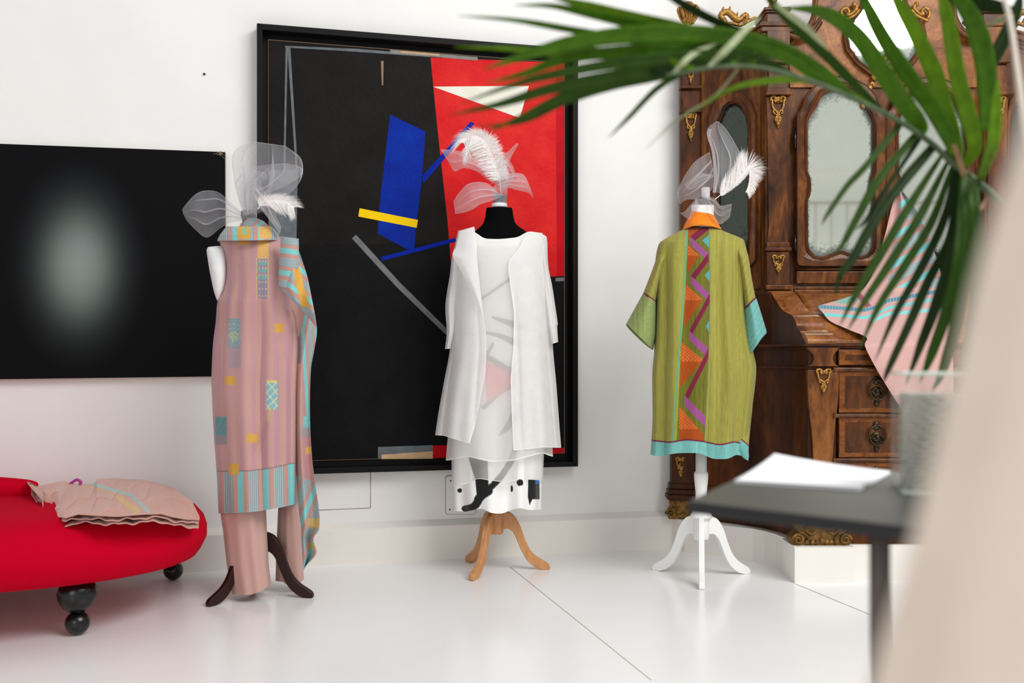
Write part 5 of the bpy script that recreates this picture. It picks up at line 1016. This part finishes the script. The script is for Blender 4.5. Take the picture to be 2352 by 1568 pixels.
for z in (ZT + .004, ZT + hh): b.tube([tuple(A0 + ww_ * u_2 + dd_ * v_2) + (z,) for u_2, v_2 in ((0, 0), (w_, 0), (w_, d_), (0, d_))], .0025, 6, closed=True)
b.build('box_rim', M_acredge, bx)
b = MB(); r0 = A0 + ww_ * .050 + dd_ * .056
for k in range(20):
    z = ZT + .008 + k * .0072; r = .042 + .002 * (k / 19.); th = np.linspace(0, 2 * PI, 48, endpoint=False); rr = r + .0018 * np.sin(12 * th + k * PI); b.tube(np.stack([r0[0] + rr * np.cos(th), r0[1] + rr * np.sin(th), z + 0 * th], -1), .0034, 6, closed=True)
bk = b.build('woven_basket', M_basket, bx)

# ================================================================== palm
pa = thing('palm', 'green feather palm arching into the room from beyond the beige drapery', 'palm', (1.75, 2.0, 0))
YP = lambda x: np.interp(x, [1000, 1500, 1900, 2150, 2352], [1.40, 1.52, 1.72, 1.86, 1.80])
rp = [(2330, 500), (2262, 432), (2196, 382), (2150, 338), (2100, 300), (2040, 264), (1960, 226), (1880, 192), (1800, 166), (1720, 152), (1640, 154), (1570, 166), (1530, 172)]
RPX = spl(rp, 300)
rc = spl(P(*np.array(rp, float).T, YP(np.array(rp)[:, 0])), 90); b = MB()
stem = spl(np.vstack([np.array([[1.72, 2.0, .30], [1.60, 1.96, .62], [1.25, 1.90, .98]])[::1], rc[:1]]), 40)
b.tube(np.vstack([stem, rc[1:]]), np.concatenate([np.linspace(.012, .0072, 40), np.interp(np.linspace(0, 1, 89), [0, .4, 1], [.0072, .0046, .0016])]), 10); fr_ = b.build('frond', M_rachis, pa)
b = MB(); b.lathe([(.13, .0), (.15, .02), (.17, .28), (.175, .32), (.16, .32), (.15, .27)], (1.75, 2.0), 32); b.build('plant_pot', mat('terracotta_pot', (150, 88, 62), .8), pa)
b = MB(); b.lathe([(.15, .26), (.15, .285)], (1.75, 2.0), 24); b.build('soil', mat('potting_soil', (50, 38, 30), .95), pa)
def leaflet(pts, w, mi, dy=0.0, dtip=0.05, lean=0.3, par=None):
    pts = np.array(pts, float); dq = np.hypot(*(RPX - pts[0]).T); k = dq.argmin(); att = dq[k] < 60
    if att: pts = np.vstack([RPX[k], pts[1:] if dq[k] < 14 else pts])
    p = spl(pts, 40); v = np.linspace(0, 1, 40); Y = YP(p[:, 0]) + dy * (sstep(0, .35, v) if att else 1) + dtip * v
    c = P(p[:, 0], p[:, 1], Y); t_ = np.gradient(c, axis=0); t_ /= np.linalg.norm(t_, axis=1)[:, None]
    vw = c - np.array([0, 0, CZ]); vw /= np.linalg.norm(vw, axis=1)[:, None]; s_ = np.cross(t_, vw); s_ /= np.linalg.norm(s_, axis=1)[:, None]
    s_ = s_ * math.cos(lean) + vw * math.sin(lean)
    hw = (w / F * Y / 2 * np.interp(v, [0, .06, .25, .5, .75, .92, 1], [.35, .6, .95, 1, .75, .3, .03]))[:, None]; ln_ = np.cross(s_, t_)
    G = np.stack([c - s_ * hw, c - s_ * hw * .5 + ln_ * hw * .16, c + ln_ * hw * .30, c + s_ * hw * .5 + ln_ * hw * .16, c + s_ * hw], 1)
    b = MB(); b.grid(G); return b.build('leaflet', M_palm[mi], par or fr_, solid=.0006)
LF = [
 ([(2112, 288), (2048, 198), (1968, 82), (1888, 28), (1800, 18)], 44, 0, -.02), ([(2036, 250), (1952, 182), (1888, 118), (1825, 60), (1775, 8), (1755, -14)], 26, 1, .0),
 ([(2188, 336), (2143, 252), (2080, 166), (2025, 80), (1985, 0), (1965, -50)], 40, 0, -.04), ([(2196, 350), (2172, 258), (2143, 162), (2098, 66), (2060, 0), (2040, -40)], 42, 3, -.03),
 ([(2239, 340), (2223, 262), (2200, 180), (2180, 60), (2166, 0), (2155, -40)], 40, 3, -.06), ([(2262, 300), (2268, 220), (2260, 130), (2236, 50), (2200, -6), (2180, -30)], 48, 0, -.08),
 ([(2250, 420), (2280, 330), (2288, 250), (2292, 180)], 30, 3, -.22), ([(2260, 190), (2280, 140), (2308, 86), (2336, 20), (2345, -20)], 34, 2, .06), ([(2330, 36), (2292, 48), (2256, 64)], 12, 4, .06), ([(2330, 26), (2270, 12), (2200, -2), (2150, -18)], 34, 2, .0),
 ([(2060, 296), (1987, 383), (1945, 428), (1902, 490), (1886, 518)], 19, 1, .0), ([(2095, 320), (2016, 416), (1974, 490), (1938, 557), (1915, 590)], 25, 1, .0), ([(2105, 330), (2030, 440), (1988, 507), (1964, 528)], 14, 2, .01),
 ([(2136, 345), (2058, 437), (2004, 515), (1958, 594), (1929, 634), (1918, 680)], 31, 2, -.01), ([(2157, 362), (2083, 482), (2017, 594), (1963, 681), (1928, 750)], 26, 1, .0), ([(2173, 374), (2116, 490), (2046, 602), (1988, 689), (1945, 762)], 26, 1, -.01),
 ([(2182, 383), (2141, 507), (2075, 615), (2017, 706), (1972, 806)], 25, 1, -.01), ([(2190, 387), (2170, 499), (2116, 615), (2058, 718), (2008, 832)], 25, 2, -.01), ([(2194, 391), (2183, 540), (2133, 644), (2087, 747), (2042, 845), (2028, 880)], 27, 2, -.02),
 ([(2198, 395), (2196, 540), (2155, 685), (2116, 789), (2080, 885)], 32, 2, -.03), ([(2204, 400), (2206, 561), (2184, 685), (2141, 810), (2112, 880)], 36, 1, -.05), ([(2220, 420), (2222, 560), (2200, 720), (2165, 850), (2140, 900)], 36, 1, -.08), ([(2236, 440), (2246, 580), (2228, 740), (2196, 860)], 30, 1, -.12),
 ([(2010, 254), (1930, 204), (1850, 184), (1760, 186), (1680, 204), (1588, 258)], 17, 3, .02),
 ([(1960, 222), (1865, 152), (1750, 102), (1600, 80), (1450, 80), (1320, 97), (1208, 127), (1110, 160)], 46, 0, .0), ([(1900, 196), (1800, 130), (1690, 108), (1565, 118), (1440, 118), (1300, 134), (1208, 168), (1118, 192)], 34, 0, .02),
 ([(1830, 172), (1720, 128), (1600, 128), (1476, 140), (1387, 150), (1268, 172), (1179, 195), (1056, 238)], 28, 1, .0), ([(1760, 156), (1640, 140), (1520, 160), (1387, 180), (1268, 203), (1149, 239), (1034, 264)], 32, 1, .03), ([(1690, 152), (1600, 150), (1480, 168), (1387, 190), (1298, 220), (1208, 264), (1114, 306)], 28, 1, .04),
 ([(1640, 155), (1520, 176), (1400, 200), (1300, 232), (1200, 278), (1096, 292)], 20, 1, .06), ([(1720, 120), (1600, 76), (1446, 38), (1327, 8), (1250, -12)], 30, 3, .05), ([(1680, 120), (1560, 80), (1446, 54), (1357, 33), (1270, 14), (1180, 12)], 24, 0, .04), ([(1640, 130), (1500, 100), (1387, 82), (1298, 66), (1179, 46), (1050, 36)], 20, 0, .05),
 ([(1600, 150), (1480, 124), (1380, 118), (1280, 122), (1170, 112), (1040, 108)], 20, 3, .08), ([(1600, 160), (1560, 172), (1506, 206), (1446, 268), (1396, 318)], 15, 1, .06), ([(1700, 160), (1640, 222), (1560, 272), (1480, 345)], 6, 4, .1),
 ([(1625, 158), (1670, 112), (1715, 66), (1748, 38)], 18, 4, -.03), ([(1545, 172), (1590, 126), (1650, 98)], 14, 4, -.02), ([(1720, 76), (1660, 56), (1590, 22), (1540, -8), (1500, -30)], 22, 2, .02), ([(1560, 168), (1470, 170), (1370, 196), (1270, 236)], 24, 2, .05),
 ([(1820, 170), (1700, 140), (1560, 148), (1450, 162)], 26, 2, .03), ([(1780, 10), (1850, 62), (1905, 118)], 15, 4, -.06), ([(2240, 480), (2204, 370), (2172, 280), (2150, 210)], 13, 5, -.04),
]
for pts, w, mi, dy in LF: leaflet(pts, w * (.86 if pts[-1][1] > 450 else 1), mi, dy, lean=.35)
st2 = spl(P(np.array([2290., 2318, 2338, 2352, 2380]), np.array([-60., 40, 180, 330, 520]), np.array([1.6, 1.5, 1.4, 1.35, 1.35])), 40)
b = MB(); b.tube(np.vstack([st2[:-1], spl(np.vstack([st2[-1:], [[1.15, 1.6, .80], [1.5, 1.8, .5], [1.74, 1.98, .28]]]), 24)]), .004, 10); b.build('pale_stalk', mat('pale_stalk', (196, 186, 172), .6), pa)

# ================================================================== beige drapery closest to the lens
dp = thing('draped_dress', 'blurred plain beige draped dress close to the lens, beside the charcoal table', 'dress', (.40, .32, 0))
Yd = .32; R_ = []
def edge(y): return np.interp(y, [-300, 100, 250, 400, 560, 800, 1000, 1130, 1330, 1568, 1900], [2420, 2380, 2340, 2290, 2240, 2185, 2140, 2105, 2055, 1985, 1890])
zs_ = np.concatenate([[0.0, .3, .6], np.linspace(.80, 1.10, 26), [1.14, 1.19, 1.24, 1.29, 1.33, 1.36]])
th = np.linspace(0, 2 * PI, 120, endpoint=False); G = []
for z in zs_:
    zz_ = min(max(z, .80), 1.10); y = HY - (zz_ - CZ) * F / Yd; xe = (edge(y) - CX) / F * Yd; r = max(.42 - xe, .05) * .92
    if z > 1.10: r *= np.interp(z, [1.10, 1.24, 1.31, 1.36], [1, 1.0, .6, .3])
    if z < .80: r = min(r, .34)
    rr = r * (1 + .012 * np.cos(9 * th + 1) + .008 * np.cos(14 * th)); G.append(np.stack([.42 + rr * np.cos(th), Yd + rr * np.sin(th) * .8, z + 0 * th], -1))
b = MB(); b.grid(np.array(G), closed_u=True); b.build('dress_body', M_beige, dp)
b = MB(); b.lathe([(.06, 1.33), (.045, 1.38), (.045, 1.44), (.03, 1.46)], (.42, Yd), 24); b.build('neck', M_form_w, dp)
